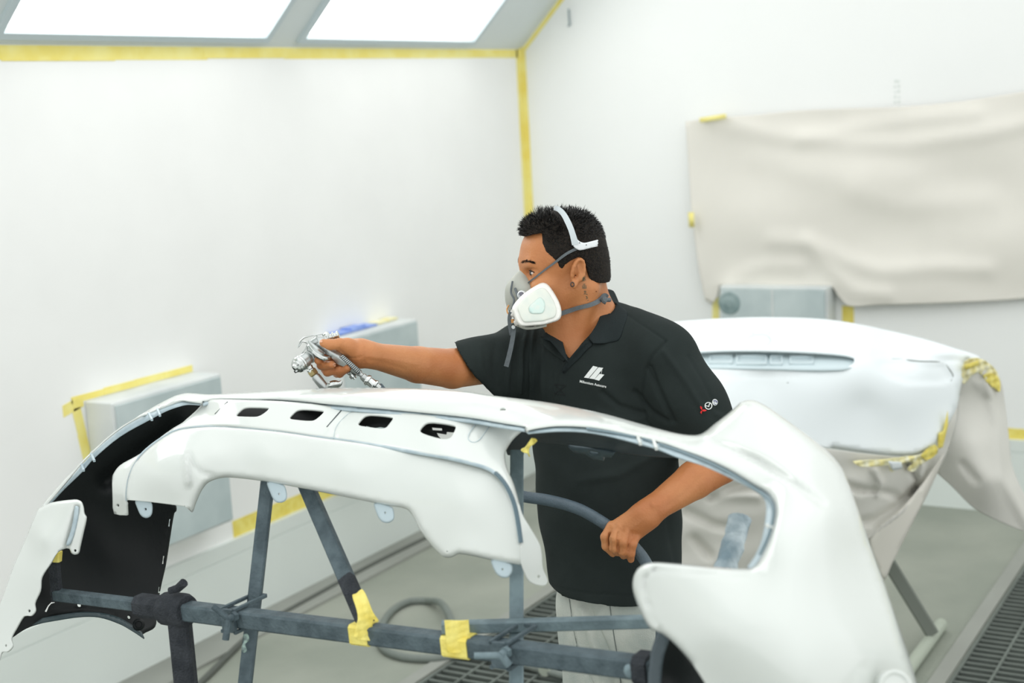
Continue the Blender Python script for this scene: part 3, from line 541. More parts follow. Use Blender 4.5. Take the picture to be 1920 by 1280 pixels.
# mounting tabs along the edge
def dtab(name, pts, d, hx, hy, r=2.4, m=None):
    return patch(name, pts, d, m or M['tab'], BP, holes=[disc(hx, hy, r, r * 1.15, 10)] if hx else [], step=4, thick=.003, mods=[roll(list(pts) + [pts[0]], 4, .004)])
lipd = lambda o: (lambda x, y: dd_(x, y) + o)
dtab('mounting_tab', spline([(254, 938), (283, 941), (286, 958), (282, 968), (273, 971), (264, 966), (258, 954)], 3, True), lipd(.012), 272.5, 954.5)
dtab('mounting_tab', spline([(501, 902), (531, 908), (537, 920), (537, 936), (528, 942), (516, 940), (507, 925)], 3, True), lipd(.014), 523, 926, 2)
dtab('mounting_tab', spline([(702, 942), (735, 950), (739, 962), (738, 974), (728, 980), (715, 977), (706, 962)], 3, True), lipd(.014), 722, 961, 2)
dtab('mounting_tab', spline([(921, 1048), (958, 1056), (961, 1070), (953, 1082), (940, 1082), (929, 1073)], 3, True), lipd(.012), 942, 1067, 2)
# side wing at the left
wing = spline([(72, 953), (86, 946), (100, 941), (140, 936), (152, 939), (157, 949), (159, 962), (163, 970), (158, 995), (151, 1026), (148, 1037), (141, 1040), (134, 1037), (130, 1029), (124, 1028), (107, 1037), (95, 1055), (77, 1082), (74, 1108), (64, 1131), (65, 1145), (58, 1154), (50, 1154), (43, 1156), (30, 1177), (20, 1197), (23, 1210), (14, 1221), (3, 1222), (-2, 1235), (-20, 1275), (-60, 1380)], 4) + spline([(-140, 1380), (-60, 1235), (-20, 1165), (0, 1131), (25, 1062), (47, 1012), (60, 980)], 4)
wd_ = tps([(72, 953, 2.72), (100, 941, 2.69), (152, 939, 2.66), (140, 1035, 2.66), (107, 1037, 2.655), (77, 1082, 2.66), (47, 1012, 2.73), (0, 1131, 2.72), (54, 1145, 2.67), (11, 1210, 2.68), (-60, 1380, 2.64), (-140, 1380, 2.72), (80, 1010, 2.665)])
patch('side_wing', wing, wd_, M['paint'], BP, holes=[disc(141, 1032, 2.3, 2.6, 10), disc(54.5, 1145, 2.6, 3, 10), disc(11, 1210, 2, 2.4, 10)], step=5, thick=.0035,
      mods=[groove([(145, 950), (138, 975), (126, 1024)], 4, .012), roll(wing[:16], 7, .010), roll(wing[16:60], 4, .006)])
patch('wing_channel', spline([(141, 948), (147, 951), (143, 985), (136, 1010), (129, 1023), (124, 1021), (131, 1000), (137, 975)], 3, True), lambda x, y: wd_(x, y) - .001, M['flange'], BP, step=4, thick=.002)
# black inner panel behind the left opening
il = spline([(390, 757), (355, 758), (312, 768), (260, 795), (225, 815), (172, 858), (120, 912), (95, 946)], 3) + spline([(60, 1060), (40, 1140), (18, 1197)], 3) + spline([(22, 1196), (50, 1178), (80, 1168), (107, 1163), (150, 1156), (187, 1156), (225, 1168), (250, 1182), (270, 1195), (268, 1189), (291, 1175), (294, 1145), (302, 1100), (311, 1060), (319, 1010), (327, 962), (331, 957), (330, 946), (320, 930), (330, 880), (400, 800)], 4)
idp = tps([(377, 757, 2.82), (225, 825, 2.87), (100, 942, 2.83), (20, 1197, 2.74), (95, 1050, 2.80), (150, 1156, 2.81), (270, 1195, 2.86), (291, 1175, 2.90), (327, 962, 2.96), (200, 1030, 2.95), (340, 830, 2.88), (400, 800, 2.82), (250, 1100, 2.95), (150, 950, 2.9)])
ip = patch('inner_panel', il, idp, M['black'], BP, holes=[disc(149, 1133, 4, 4.6, 12), disc(242, 1156, 3, 3.8, 12), disc(260, 1170.5, 3, 4.4, 12), [(316.5, 973), (321, 973), (320.2, 980), (319.5, 988), (315, 988), (315.8, 980)], [(305, 1042), (309, 1042), (308.4, 1050), (307.8, 1058), (303.8, 1058), (304.4, 1050)], [(298, 1099), (301.5, 1099), (300.8, 1105), (300, 1111), (296.5, 1111), (297.3, 1105)],
      [(84, 1146), (90, 1135), (98, 1127), (103, 1126), (104, 1129), (97, 1131), (92, 1137), (87, 1147)], [(242, 1136), (248, 1137), (256, 1143), (257, 1147), (252, 1145), (246, 1140)]], step=7, thick=.003,
      mods=[groove([(330, 800), (260, 850), (200, 900)], 16, .03), groove([(95, 1150), (150, 1142), (200, 1148), (262, 1182)], 5, -.008), roll(il[60:], 6, .01)])
arc_t = spline([(60, 1172), (80, 1168), (107, 1163), (150, 1156), (187, 1156), (225, 1168), (250, 1182), (271, 1196)], 4); arc_b = spline([(266, 1184), (240, 1166), (218, 1155), (187, 1148), (150, 1147), (107, 1153), (80, 1158)], 4)
patch('arch_lip', arc_t + arc_b, lambda x, y: idp(x, y) - .02, mat('arch_lip', (58, 74, 78), .4), ip, step=4, thick=.003)
MB().lathe(V(260, 1170.5, 2.85), (V(260, 1170, 2.8) - V(260, 1170, 2.9)), [(0, .012), (.004, .010), (.006, .007), (.001, .006)], 18).obj('bolt_boss', M['black'], ip, True)
# dark carriers behind the slots and behind the right opening
sb = lambda o: (lambda x, y: sd(x, y) + o)
patch('slot_carrier', [(395, 750), (640, 760), (640, 806), (400, 796)], sb(.045), M['hole'], BP, step=14, thick=.003)
patch('slot_carrier', spline([(640, 765), (700, 768), (760, 776), (760, 802), (723, 806), (723, 800), (712, 798), (700, 800), (686, 796), (682, 801), (640, 800)], 1), sb(.05), M['hole'], BP, step=10, thick=.003)
patch('slot_carrier', [(765, 780), (870, 792), (868, 812), (850, 808), (837, 807), (836, 812), (818, 809), (822, 817), (830, 826), (812, 822), (780, 812)], sb(.055), M['hole'], BP, holes=[[(809, 799), (828, 800.5), (829, 807), (811, 806)]], step=10, thick=.003)
rp = spline([(950, 845), (965, 822), (985, 806), (1046, 800), (1099, 802), (1152, 810), (1240, 832), (1285, 850)], 4) + spline([(1283, 858), (1262, 858), (1225, 856), (1180, 851), (1140, 845), (1100, 838), (1060, 833), (1020, 830), (1001, 826)], 3) + spline([(992, 832), (982, 843), (982, 853), (952, 853)], 2)
rpd = tps([(950, 845, 2.44), (985, 806, 2.40), (1099, 802, 2.36), (1240, 832, 2.24), (1283, 858, 2.26), (1180, 851, 2.40), (1060, 833, 2.48), (1000, 828, 2.48), (1150, 830, 2.42)])
rl = patch('inner_liner', rp, rpd, M['liner'], BP, step=7, thick=.003, mods=[groove([(1010, 822), (1100, 834), (1180, 845)], 3, -.006)])
br = [(1065, 838), (1080, 841), (1100, 843), (1133, 846), (1152, 850), (1146, 858), (1130, 857), (1132, 864), (1112, 861), (1098, 852), (1076, 848)]
patch('bracket', br, lambda x, y: rpd(x, y) - .012, mat('bracket', (70, 86, 92), .5), rl, holes=[[(1104, 845), (1121, 848), (1122, 852), (1106, 850)]], step=5, thick=.006)
# wheel arch liner at the lower right
lr = spline([(1240, 1186), (1265, 1205), (1297, 1240), (1325, 1285), (1350, 1340)], 4) + [(1215, 1340)] + spline([(1214, 1290), (1218, 1238), (1228, 1205)], 4)
wl = patch('arch_liner', lr, tps([(1240, 1186, 2.0), (1325, 1285, 1.95), (1215, 1340, 2.02), (1218, 1238, 2.05), (1350, 1340, 1.93), (1270, 1280, 2.04)]), M['black'], BP, step=8, thick=.003)
patch('liner_edge', spline([(1237, 1184), (1228, 1200), (1220, 1228), (1215, 1280), (1214, 1340)], 4) + spline([(1238, 1340), (1240, 1280), (1244, 1235), (1255, 1200)], 4), const(1.985), mat('liner_edge', (74, 86, 92), .55), wl, step=7, thick=.004)
# sensor seat low on the right side
sc = V(1677, 1288, 1.775); sn = (V(1677, 1288, 1.6) - sc).normalized() + RT * .35
MB().lathe(sc, sn, [(-.01, .021), (.004, .021), (.006, .018), (.002, .015), (.002, .001)], 28).obj('sensor_ring', M['paint'], BP, True, 30)
# ------------------------------------------------------------------ steel stand carrying the bumper
ST = empty('panel_stand', Vector((V(620, 1172, 2.36).x, V(620, 1172, 2.36).y, 0)), 'dark steel clamp stand of square tubes behind the white bumper', 'stand')
A, B = V(103, 1114, 2.76), V(1225, 1254, 2.06); AB = B - A
def onbar(px):                                      # point of the main bar seen at pixel column px
    lo, hi = 0., 1.
    for _ in range(40):
        m = (lo + hi) / 2; p = A + AB * m; c = CM.transposed() @ (p - CPOS); x = 960 + FPX * c.x / -c.z
        if x < px: lo = m
        else: hi = m
    return A + AB * lo
def dof(p): return -(CM.transposed() @ (p - CPOS)).z
tov = -FWD
MB().bar(onbar(262), B, .031, .031).obj('main_bar', M['steel'], ST)
mb = MB().bar(onbar(103), onbar(275), .021, .021); mb.obj('thin_bar', M['steel'], ST)
p = onbar(106); mb = MB().bar(p + UP * -.012, V(101, 1047, dof(p) - .01), .019, .019, up=tov); st = mb.obj('end_stub', M['steel_dk'], ST)
MB().bar(V(101.5, 1052, dof(p) - .01), V(103, 1033, dof(p) - .01), .024, .024, up=tov).obj('stub_tape', M['tape_y'], st)
# rubber wrapped sleeves and T post
mb = MB().bar(onbar(262), onbar(318), .040, .040, ch=.25); mb.obj('sleeve', M['steel_dk'], ST, True)
mb = MB().tube([onbar(308), onbar(312), onbar(345), onbar(352)], [.026, .030, .031, .027], 20); cl = mb.obj('clamp_collar', M['steel_dk'], ST, True)
q = onbar(335); MB().bar(q + UP * -.02, Vector((V(352, 1280, dof(q)).x, V(352, 1280, dof(q)).y, .0)), .037, .037, up=tov).obj('post', M['steel_dk'], ST)
MB().tube([V(318, 1107, dof(q) - .015), V(333, 1103, dof(q) - .02), V(345, 1092, dof(q) - .03)], [.006, .0075, .008], 12).obj('clamp_bolt', M['steel_dk'], cl, True)
# tall posts with U clamps and T handles
def post(top, low, wd, name='post', m='steel'):
    return MB().bar(top, low, wd, wd, up=tov).obj(name, M[m], ST)
def ext(p, q, z=0.0):                               # carry the line p-q down to height z
    d = q - p; return p + d * ((z - p.z) / d.z)
q = onbar(456); d1 = dof(q) + .035
t1 = V(503, 895, d1 + .06); l1 = V(461, 1270, d1)
P1 = post(t1, ext(t1, l1), .0235)
chp = [V(458, 1190, d1 - .012), V(463, 1215, d1 - .012)]
patch('paint_chips', spline([(456, 1190), (464, 1188), (467, 1200), (460, 1207), (463, 1220), (456, 1223), (453, 1212), (457, 1203)], 3, True), const(d1 - .0125), M['chip'], P1, step=4, thick=.0006)
q3 = onbar(969); d3 = dof(q3) + .036
t3 = V(969, 849, 2.44); l3 = V(968, 1278, d3)
post(t3, ext(t3, l3), .0225, 'post', 'steel_lt')
def uclamp(px, handle, hdepth):
    c = onbar(px); ax = AB.normalized(); u = UP; s = ax.cross(u).normalized()
    if s.dot(tov) < 0: s = -s
    e1 = MB()
    w_ = .030; h_ = .020
    e1.bar(c - ax * w_ / 2 + s * .019, c + ax * w_ / 2 + s * .019, .006, .042)         # front plate
    for k in (-1, 1):                                                        # rods round the post behind
        for sg in (-1, 1):
            a = c + ax * (sg * w_ / 2) + u * (k * h_); e1.bar(a + s * .022, a - s * .062, .006, .006)
        e1.bar(c - ax * w_ / 2 + u * (k * h_) - s * .062, c + ax * w_ / 2 + u * (k * h_) - s * .062, .006, .006)
    e1.bar(c + ax * w_ / 2 + s * .02 - u * .024, c + ax * w_ / 2 + s * .02 + u * .022, .006, .008)
    o = e1.obj('u_clamp', M['steel'], ST)
    dd = dof(c) - hdepth
    a, b, m_ = [V(x, y, dd) for x, y in handle]
    mb = MB().tube([m_ + s * -.018, m_ + s * .004], .0065, 12); mb.tube([m_ + s * -.016, m_ + s * -.008], .0095, 6)
    mb.tube([a, m_], .0052, 10); mb.tube([m_, b], .0062, 10); mb.obj('clamp_handle', M['steel_lt'] if px > 800 else M['steel'], o, True)
uclamp(443, [(399, 1136), (423, 1199), (429, 1160)], .045)
uclamp(950, [(889, 1229), (955, 1247), (940, 1228)], .045)
# diagonal strut, second bar and their tape
q = onbar(688); a, b = V(572, 905, 2.58), q + UP * .012 + tov * -.006
dgs = MB().bar(a, b, .026, .020, up=tov).obj('diagonal_strut', M['steel'], ST)
k = (b - a) * .70; MB().bar(a + k * .99, b, .0266, .0206, up=tov).obj('bare_tip', M['steel_dk'], dgs)
def wrap(name, px0, px1, m):
    c0, c1 = onbar(px0), onbar(px1); return MB().bar(c0, c1, .0345, .0345).obj(name, m, ST)
crumple('tape_wrap', spline([(678, 1104), (684, 1110), (690, 1123), (700, 1148), (711, 1164), (706, 1165), (700, 1161), (699, 1180), (700, 1200), (682, 1200), (664, 1196), (667, 1178), (671, 1160), (668, 1140), (661, 1115), (668, 1112)], 3, True), tps([(678, 1104, dof(q) + .0), (680, 1150, dof(q) - .024), (680, 1200, dof(q) - .026), (711, 1164, dof(q) - .01), (661, 1115, dof(q) - .005)]), M['tape_y'], ST, .0015, .0012, 4)
wrap('tape_band', 666, 699, M['tape_y'])
q = onbar(860)
wrap('tape_band', 838, 886, M['tape_y'])
crumple('tape_wrap', [(833, 1163), (879, 1162), (881, 1190), (886, 1227), (862, 1225), (839, 1223), (836, 1195)], lambda x, y: np.full(np.shape(x), dof(q) - .022), M['tape_y'], ST, .0015, .0010, 4)
MB().bar(V(828, 1176, dof(q) + .006), V(1245, 1164, 2.26), .0185, .0185).obj('second_bar', M['steel_lt'], ST)
c = onbar(1182); ax = AB.normalized(); MB().lathe(c + tov * .012, tov, [(0, .011), (.008, .011), (.012, .008), (.013, .002)], 14).obj('bolt', M['steel_lt'], ST, True)
MB().bar(onbar(1196), onbar(1222), .044, .044, ch=.2).obj('end_sleeve', M['steel_dk'], ST)
# taped arm seen through the right opening
fo_ = spline([(1345, 1064), (1350, 1035), (1358, 1005), (1365, 975), (1372, 962), (1386, 963), (1400, 968), (1404, 985), (1398, 1005), (1390, 1025), (1380, 1048), (1372, 1070), (1358, 1090), (1335, 1100)], 4, True)
ca, cb = V(1348, 1110, 2.12), V(1387, 972, 2.20)
pts = [ca.lerp(cb, i / 12) + RT * random.uniform(-.002, .002) for i in range(13)]
arm = MB().tube(pts, [.017 + random.uniform(-.0015, .0025) for _ in pts], 14, flat=.8).obj('wrapped_arm', M['foil'], ST, True)
MB().tube([ca, ext(cb, ca, .0)], .014, 10).obj('arm_post', M['steel'], ST, True)
# yellow tape scrap at the top of the right post
crumple('tape_scrap', spline([(985, 838), (990, 830), (998, 822), (1006, 824), (1002, 832), (994, 838), (992, 846), (994, 856), (989, 850), (983, 848), (978, 844)], 3, True), const(2.31), M['tape_y'], ST, .002, .004, 3)
# base of the stand on the floor
f1 = ext(t1, l1); f3 = ext(t3, l3); qp = onbar(335)
MB().bar(Vector((f1.x, f1.y, .02)) - AB.normalized() * .35, Vector((f3.x, f3.y, .02)) + (Vector((f3.x, f3.y, 0)) - Vector((f1.x, f1.y, 0))).normalized() * .3, .04, .04).obj('base_bar', M['steel'], ST)
for f in (f1, f3): MB().bar(Vector((f.x, f.y, .02)) - FWD * .35, Vector((f.x, f.y, .02)) + FWD * .35, .04, .04).obj('base_foot', M['steel'], ST)
# ------------------------------------------------------------------ implicit surface modeller for body and clothes
class SDF:
    def __init__(s): s.p = []
    def cap(s, a, b, r1, r2=None, k=.02, S=None, op=0):
        a = np.array(a, float); b = np.array(b, float); r2 = r1 if r2 is None else r2
        if S is None: c = (a + b) / 2; R = np.linalg.norm(b - a) / 2 + max(r1, r2)
        else: c = (a + b) / 2; R = np.linalg.norm(b - a) / 2 + max(r1, r2) * 1.9
        s.p.append(('c', a, b, r1, r2, S, k, op, c, R)); return s
    def chain(s, pts, rs, k=.006):
        for i in range(len(pts) - 1): s.cap(pts[i], pts[i + 1], rs[i], rs[i + 1], k if i == 0 else .004)
        return s
    def ell(s, c, r, Rm=None, k=.02, op=0):
        c = np.array(c, float); s.p.append(('e', c, np.array(r, float), np.eye(3) if Rm is None else np.array(Rm), k, op, c, max(r))); return s
    @staticmethod
    def prim(q, P):
        if q[0] == 'c':
            _, a, b, r1, r2, S, k, op, _, _ = q; X = P - a; d = b - a
            if S is not None: X = X @ S.T; d = S @ d
            t = np.clip((X @ d) / (d @ d + 1e-12), 0, 1)
            return np.sqrt(((X - t[:, None] * d) ** 2).sum(1)) - (r1 + (r2 - r1) * t)
        _, c, r, Rm, k, op, _, _ = q; X = (P - c) @ Rm      # columns of Rm are the ellipsoid axes
        k0 = np.sqrt(((X / r) ** 2).sum(1)); k1 = np.sqrt(((X / r ** 2) ** 2).sum(1)) + 1e-9
        return k0 * (k0 - 1) / k1
    def eval(s, P, act=None):
        d = np.full(len(P), .5)
        for q in (s.p if act is None else act):
            x = s.prim(q, P); k = q[-4]; op = q[-3]
            if op == 0: h = np.clip(k - np.abs(d - x), 0, None) / k; d = np.minimum(d, x) - h * h * k / 4
            else: x = -x; h = np.clip(k - np.abs(d - x), 0, None) / k; d = np.maximum(d, x) + h * h * k / 4
        return d
    def mesh(s, h, post=None, pad=.02, B=14, zmin=None):
        lo = np.min([q[-2] - q[-1] for q in s.p if q[-3] == 0], 0) - pad; hi = np.max([q[-2] + q[-1] for q in s.p if q[-3] == 0], 0) + pad
        if zmin is not None: lo[2] = max(lo[2], zmin)
        nb = np.ceil((hi - lo) / (h * B)).astype(int); N = nb * B + 1
        G = np.full(N, 1.0, np.float32); bs = h * B; hd = bs * math.sqrt(3) / 2
        ii = np.stack(np.meshgrid(*[np.arange(n) for n in nb], indexing='ij'), -1).reshape(-1, 3); cen = lo + (ii + .5) * bs
        loc = np.stack(np.meshgrid(*[np.arange(B + 1)] * 3, indexing='ij'), -1).reshape(-1, 3)
        for bi, c in zip(ii, cen):
            act = [q for q in s.p if np.linalg.norm(c - q[-2]) - q[-1] - hd < .03]
            if not act: continue
            d0 = s.eval(c[None], act); 
            if post: d0 = post(d0, c[None])
            if abs(d0[0]) > hd * 1.6 + .02:
                if d0[0] < 0:
                    a = bi * B; G[a[0]:a[0] + B + 1, a[1]:a[1] + B + 1, a[2]:a[2] + B + 1] = -1
                continue
            P = lo + (bi * B + loc) * h; v = s.eval(P, act)
            if post: v = post(v, P)
            a = bi * B; G[a[0]:a[0] + B + 1, a[1]:a[1] + B + 1, a[2]:a[2] + B + 1] = v.reshape(B + 1, B + 1, B + 1)
        return surfnet(G, lo, h)
def surfnet(G, lo, h):
    I = G < 0; C = I[:-1, :-1, :-1].astype(np.int8)
    cnt = np.zeros(C.shape, np.int8)
    for dx in (0, 1):
        for dy in (0, 1):
            for dz in (0, 1): cnt += I[dx:dx + C.shape[0], dy:dy + C.shape[1], dz:dz + C.shape[2]]
    act = np.argwhere((cnt > 0) & (cnt < 8)); idx = np.full(C.shape, -1, np.int32); idx[tuple(act.T)] = np.arange(len(act))
    acc = np.zeros((len(act), 3)); n = np.zeros(len(act)); cor = [np.array(c) for c in ((0,0,0),(1,0,0),(0,1,0),(1,1,0),(0,0,1),(1,0,1),(0,1,1),(1,1,1))]
    for a in range(8):
        for b in range(a + 1, 8):
            if np.abs(cor[a] - cor[b]).sum() != 1: continue
            va = G[tuple((act + cor[a]).T)]; vb = G[tuple((act + cor[b]).T)]; m = (va < 0) != (vb < 0)
            t = np.where(m, va / np.where(m, va - vb, 1), 0)[:, None]
            acc += np.where(m[:, None], cor[a] + t * (cor[b] - cor[a]), 0); n += m
    vs = lo + (act + acc / n[:, None]) * h; fs = []
    for ax in range(3):
        u, v = [(1, 2), (2, 0), (0, 1)][ax]; sl0 = [slice(None)] * 3; sl1 = [slice(None)] * 3; sl0[ax] = slice(0, -1); sl1[ax] = slice(1, None)
        a = I[tuple(sl0)]; b = I[tuple(sl1)]; e = np.argwhere(a != b); e = e[(e[:, u] > 0) & (e[:, v] > 0) & (e[:, u] < G.shape[u] - 1) & (e[:, v] < G.shape[v] - 1)]
        U = np.zeros(3, int); U[u] = 1; W = np.zeros(3, int); W[v] = 1
        q = np.stack([idx[tuple((e - U - W).T)], idx[tuple((e - W).T)], idx[tuple(e.T)], idx[tuple((e - U).T)]], 1)
        fl = ~a[tuple(e.T)]; q[fl] = q[fl][:, ::-1]; fs.append(q)
    F = np.concatenate(fs); return vs, F[(F >= 0).all(1)]
def npmesh(name, vs, fs, m, parent, smooth_it=0):
    me = bpy.data.meshes.new(name); me.vertices.add(len(vs)); me.vertices.foreach_set('co', np.asarray(vs, np.float32).ravel())
    me.loops.add(fs.size); me.loops.foreach_set('vertex_index', fs.astype(np.int32).ravel()); me.polygons.add(len(fs))
    me.polygons.foreach_set('loop_start', np.arange(0, fs.size, fs.shape[1], dtype=np.int32)); me.polygons.foreach_set('loop_total', np.full(len(fs), fs.shape[1], np.int32))
    me.update(calc_edges=True); me.validate(); me.polygons.foreach_set('use_smooth', [True] * len(me.polygons))
    if m: me.materials.append(m)
    return link(bpy.data.objects.new(name, me), parent)
def relax(vs, fs, it=2, lam=.5):
    e = np.concatenate([fs[:, [i, (i + 1) % fs.shape[1]]] for i in range(fs.shape[1])]); 
    for _ in range(it):
        for l in (lam, -lam * 1.03):
            acc = np.zeros_like(vs); n = np.zeros(len(vs)); np.add.at(acc, e[:, 0], vs[e[:, 1]]); np.add.at(n, e[:, 0], 1); np.add.at(acc, e[:, 1], vs[e[:, 0]]); np.add.at(n, e[:, 1], 1)
            vs = vs + l * (acc / np.maximum(n, 1)[:, None] - vs)
    return vs
def vnormals(vs, fs):
    n = np.cross(vs[fs[:, 2]] - vs[fs[:, 0]], vs[fs[:, 3]] - vs[fs[:, 1]]); N = np.zeros_like(vs)
    for i in range(4): np.add.at(N, fs[:, i], n)
    return N / (np.linalg.norm(N, axis=1)[:, None] + 1e-12)
def n3(v): return np.array(v, float)
def P_(px, py, d): return n3(V(px, py, d))
def bvh(*mv):
    vs = []; fs = []
    for v, f in mv: n = len(vs); vs += [tuple(x) for x in v]; fs += [tuple(int(i) + n for i in q) for q in f]
    return BVHTree.FromPolygons(vs, fs)
def hit(tree, px, py, off=0.0):
    d = (V(px, py, 1) - CPOS).normalized(); r = tree.ray_cast(CPOS, d)
    if r[0] is None: return None
    n = r[1] if r[1].dot(d) < 0 else -r[1]
    return r[0] + n * off, n
# ------------------------------------------------------------------ the painter
tor_r = n3(RT) * .82 - n3(FWD) * .57; tor_f = -n3(RT) * .57 - n3(FWD) * .82; UPn = np.array([0, 0, 1.])
def tors(ratio):                                   # squash along the facing direction
    return np.eye(3) + (1 / ratio - 1) * np.outer(tor_f, tor_f)
RS, LS = P_(990, 668, 3.17), P_(1236, 670, 3.0)
REL, RWR = P_(848, 691, 2.96), P_(687, 664, 2.785)
LEL, LWR = P_(1350, 866, 2.96), P_(1226, 953, 2.865)
CH, WA, PE = P_(1120, 745, 3.10), P_(1142, 930, 3.10), P_(1166, 1085, 3.10)
hF = -n3(RT) * math.cos(math.radians(12)) - n3(FWD) * math.sin(math.radians(12)); hL = np.cross(UPn, hF); hF = hF * math.cos(.03) - UPn * math.sin(.03); hU = np.cross(hF, hL)
HO = P_(1066, 503, 3.03)
def H(f, l, u): return HO + hF * f + hL * l + hU * u
HM = np.stack([hF, hL, hU], 1)
b = SDF()
# head
b.ell(H(.008, 0, .040), (.086, .074, .077), HM, k=.01)
b.ell(H(.052, 0, .026), (.046, .057, .058), HM, k=.02)             # forehead and temples
b.ell(H(.042, 0, -.035), (.052, .055, .060), HM, k=.03)            # cheeks and upper jaw
b.cap(H(.0, .048, -.035), H(.070, .014, -.084), .016, .016, k=.03); b.cap(H(.0, -.048, -.035), H(.070, -.014, -.084), .016, .016, k=.03)
b.ell(H(.078, 0, -.083), (.018, .022, .016), HM, k=.02)            # chin
b.cap(H(.084, .034, .022), H(.089, .008, .022), .009, .0095, k=.02); b.cap(H(.084, -.034, .022), H(.089, -.008, .022), .009, .0095, k=.02)
b.cap(H(.090, 0, .012), H(.108, 0, -.030), .008, .011, k=.012); b.ell(H(.100, 0, -.034), (.012, .018, .009), HM, k=.008)
for s in (1, -1):
    b.ell(H(.089, s * .034, .003), (.011, .017, .009), HM, k=.012, op=1)          # eye sockets
    b.ell(H(.0765, s * .033, .003), (.0135, .0145, .0125), HM, k=.004)
    b.ell(H(.068, s * .045, -.026), (.024, .018, .016), HM, k=.02)                 # cheekbones
b.ell(H(.094, 0, -.062), (.014, .024, .009), HM, k=.01)
# neck
b.cap(H(-.026, 0, -.015), P_(1108, 648, 3.10), .048, .062, k=.04)
b.cap(H(.030, .018, -.075), P_(1072, 652, 3.03), .018, .018, k=.03); b.cap(H(-.03, .055, -.04), P_(1075, 655, 3.02), .015, .013, k=.03)
b.cap(H(.040, 0, -.085), P_(1074, 660, 3.05), .030, .034, k=.03)
# ears
for s in (1, -1):
    e0 = H(.002, s * .078, .000); tilt = Matrix.Rotation(.2, 3, 'X')
    ax1 = n3(hU * .97 - hF * .22); ax1 /= np.linalg.norm(ax1); ax2 = hL * s * .93 - hF * .30; ax2 -= ax1 * (ax2 @ ax1); ax2 /= np.linalg.norm(ax2); ax0 = np.cross(ax1, ax2)
    EM = np.stack([ax0, ax2, ax1], 1)
    def E_(x, y, z): return e0 + ax0 * x + ax2 * y + ax1 * z
    sg = 1 if (ax0 @ hF) > 0 else -1
    b.ell(E_(0, 0, .002), (.0165, .0055, .028), EM, k=.006)
    b.ell(E_(sg * .002, .005, .002), (.0105, .0050, .019), EM, k=.003, op=1)
    b.ell(E_(sg * .004, .004, -.008), (.0060, .0075, .0080), EM, k=.002, op=1)
    b.cap(E_(sg * .001, .0030, .012), E_(-sg * .005, .0025, -.010), .0022, .0022, k=.003)
    rim = [E_(sg * .012 * math.cos(a) - .0, .0045, .002 + .0245 * math.sin(a)) for a in np.linspace(.3, 3.6, 9)]
    rim = [E_(sg * (.0135 * math.cos(a)), .005, .003 + .0245 * math.sin(a)) for a in np.linspace(-.1, 3.9, 10)]
    for q, w_ in zip(rim[:-1], rim[1:]): b.cap(q, w_, .0030, .0030, k=.003)
    b.ell(E_(sg * .004, .002, -.027), (.0070, .0045, .0080), EM, k=.005)
    b.ell(E_(sg * .0115, .002, -.006), (.0035, .0035, .0060), EM, k=.003)
# torso
b.cap(P_(1108, 660, 3.10), CH, .10, .125, k=.05, S=tors(.72)); b.cap(CH, WA, .125, .118, k=.04, S=tors(.76)); b.cap(WA, PE, .118, .13, k=.04, S=tors(.80))
b.cap(P_(1108, 640, 3.10), RS, .045, .048, k=.05); b.cap(P_(1115, 640, 3.10), LS, .045, .048, k=.05); b.cap(P_(1090, 690, 3.04), P_(1060, 670, 3.05), .05, .04, k=.04)
# arms
b.cap(RS, REL, .047, .0405, k=.02); RMD = P_(783, 683.5, 2.89); b.cap(REL, RMD, .0405, .0362, k=.006); b.cap(RMD, RWR, .0362, .0232, k=.006)
b.cap(P_(700, 667, 2.80), P_(676, 660, 2.778), .021, .021, k=.012)
b.cap(LS, LEL, .048, .0445, k=.02); b.cap(LEL, LEL * .6 + LWR * .4, .0445, .0385, k=.006); b.cap(LEL * .6 + LWR * .4, LWR, .0385, .0262, k=.006)
# legs
HR, HLg = P_(1126, 1120, 3.14), P_(1215, 1120, 3.06)
fr_, fl_ = np.array([HR[0] - .02, HR[1] + .02, .085]), np.array([HLg[0] + .05, HLg[1] - .08, .085])
for hp, ft in ((HR, fr_), (HLg, fl_)):
    kn_ = (hp + ft) / 2 + tor_f * .02; kn_ = kn_ + n3(RT) * (.02 if ft is fr_ else 0); b.cap(hp, kn_, .078, .052, k=.04); b.cap(kn_, ft, .052, .038, k=.02); b.cap(ft - UPn * .03, ft + tor_f * .13 - UPn * .045, .038, .032, k=.02)
# right hand gripping the gun, seen from the palm side
G_ = lambda l: [P_(*q) for q in l]
b.cap(P_(690, 664, 2.787), P_(663, 660, 2.787), .0225, .021, k=.012)
b.cap(P_(674, 654, 2.785), P_(632, 649, 2.802), .0185, .0125, k=.012); b.cap(P_(668, 668, 2.79), P_(640, 664, 2.806), .018, .012, k=.012)
b.cap(P_(672, 675, 2.782), P_(652, 672, 2.79), .0135, .0125, k=.012)
b.cap(P_(672, 662, 2.770), P_(650, 650, 2.762), .015, .0155, k=.012)
b.chain(G_([(654, 649, 2.758), (637, 645, 2.745), (619, 646, 2.738), (607, 643, 2.736)]), [.0145, .0112, .0100, .0082], k=.010)
for L_, rr in (([(630, 652, 2.808), (603, 661, 2.806), (592, 668, 2.788), (597, 676, 2.763)], (.0105, .0095, .0086, .0078)), ([(636, 660, 2.812), (604, 677, 2.806), (603, 684, 2.782), (622, 684, 2.757)], (.0105, .0096, .0090, .0080)),
               ([(644, 668, 2.812), (611, 692, 2.806), (614, 697, 2.784), (638, 693, 2.766)], (.0105, .0092, .0086, .0078)), ([(654, 676, 2.804), (632, 699, 2.797), (637, 700, 2.776), (652, 690, 2.756)], (.0098, .0084, .0078, .0072))):
    b.chain(G_(L_), rr, k=.005)
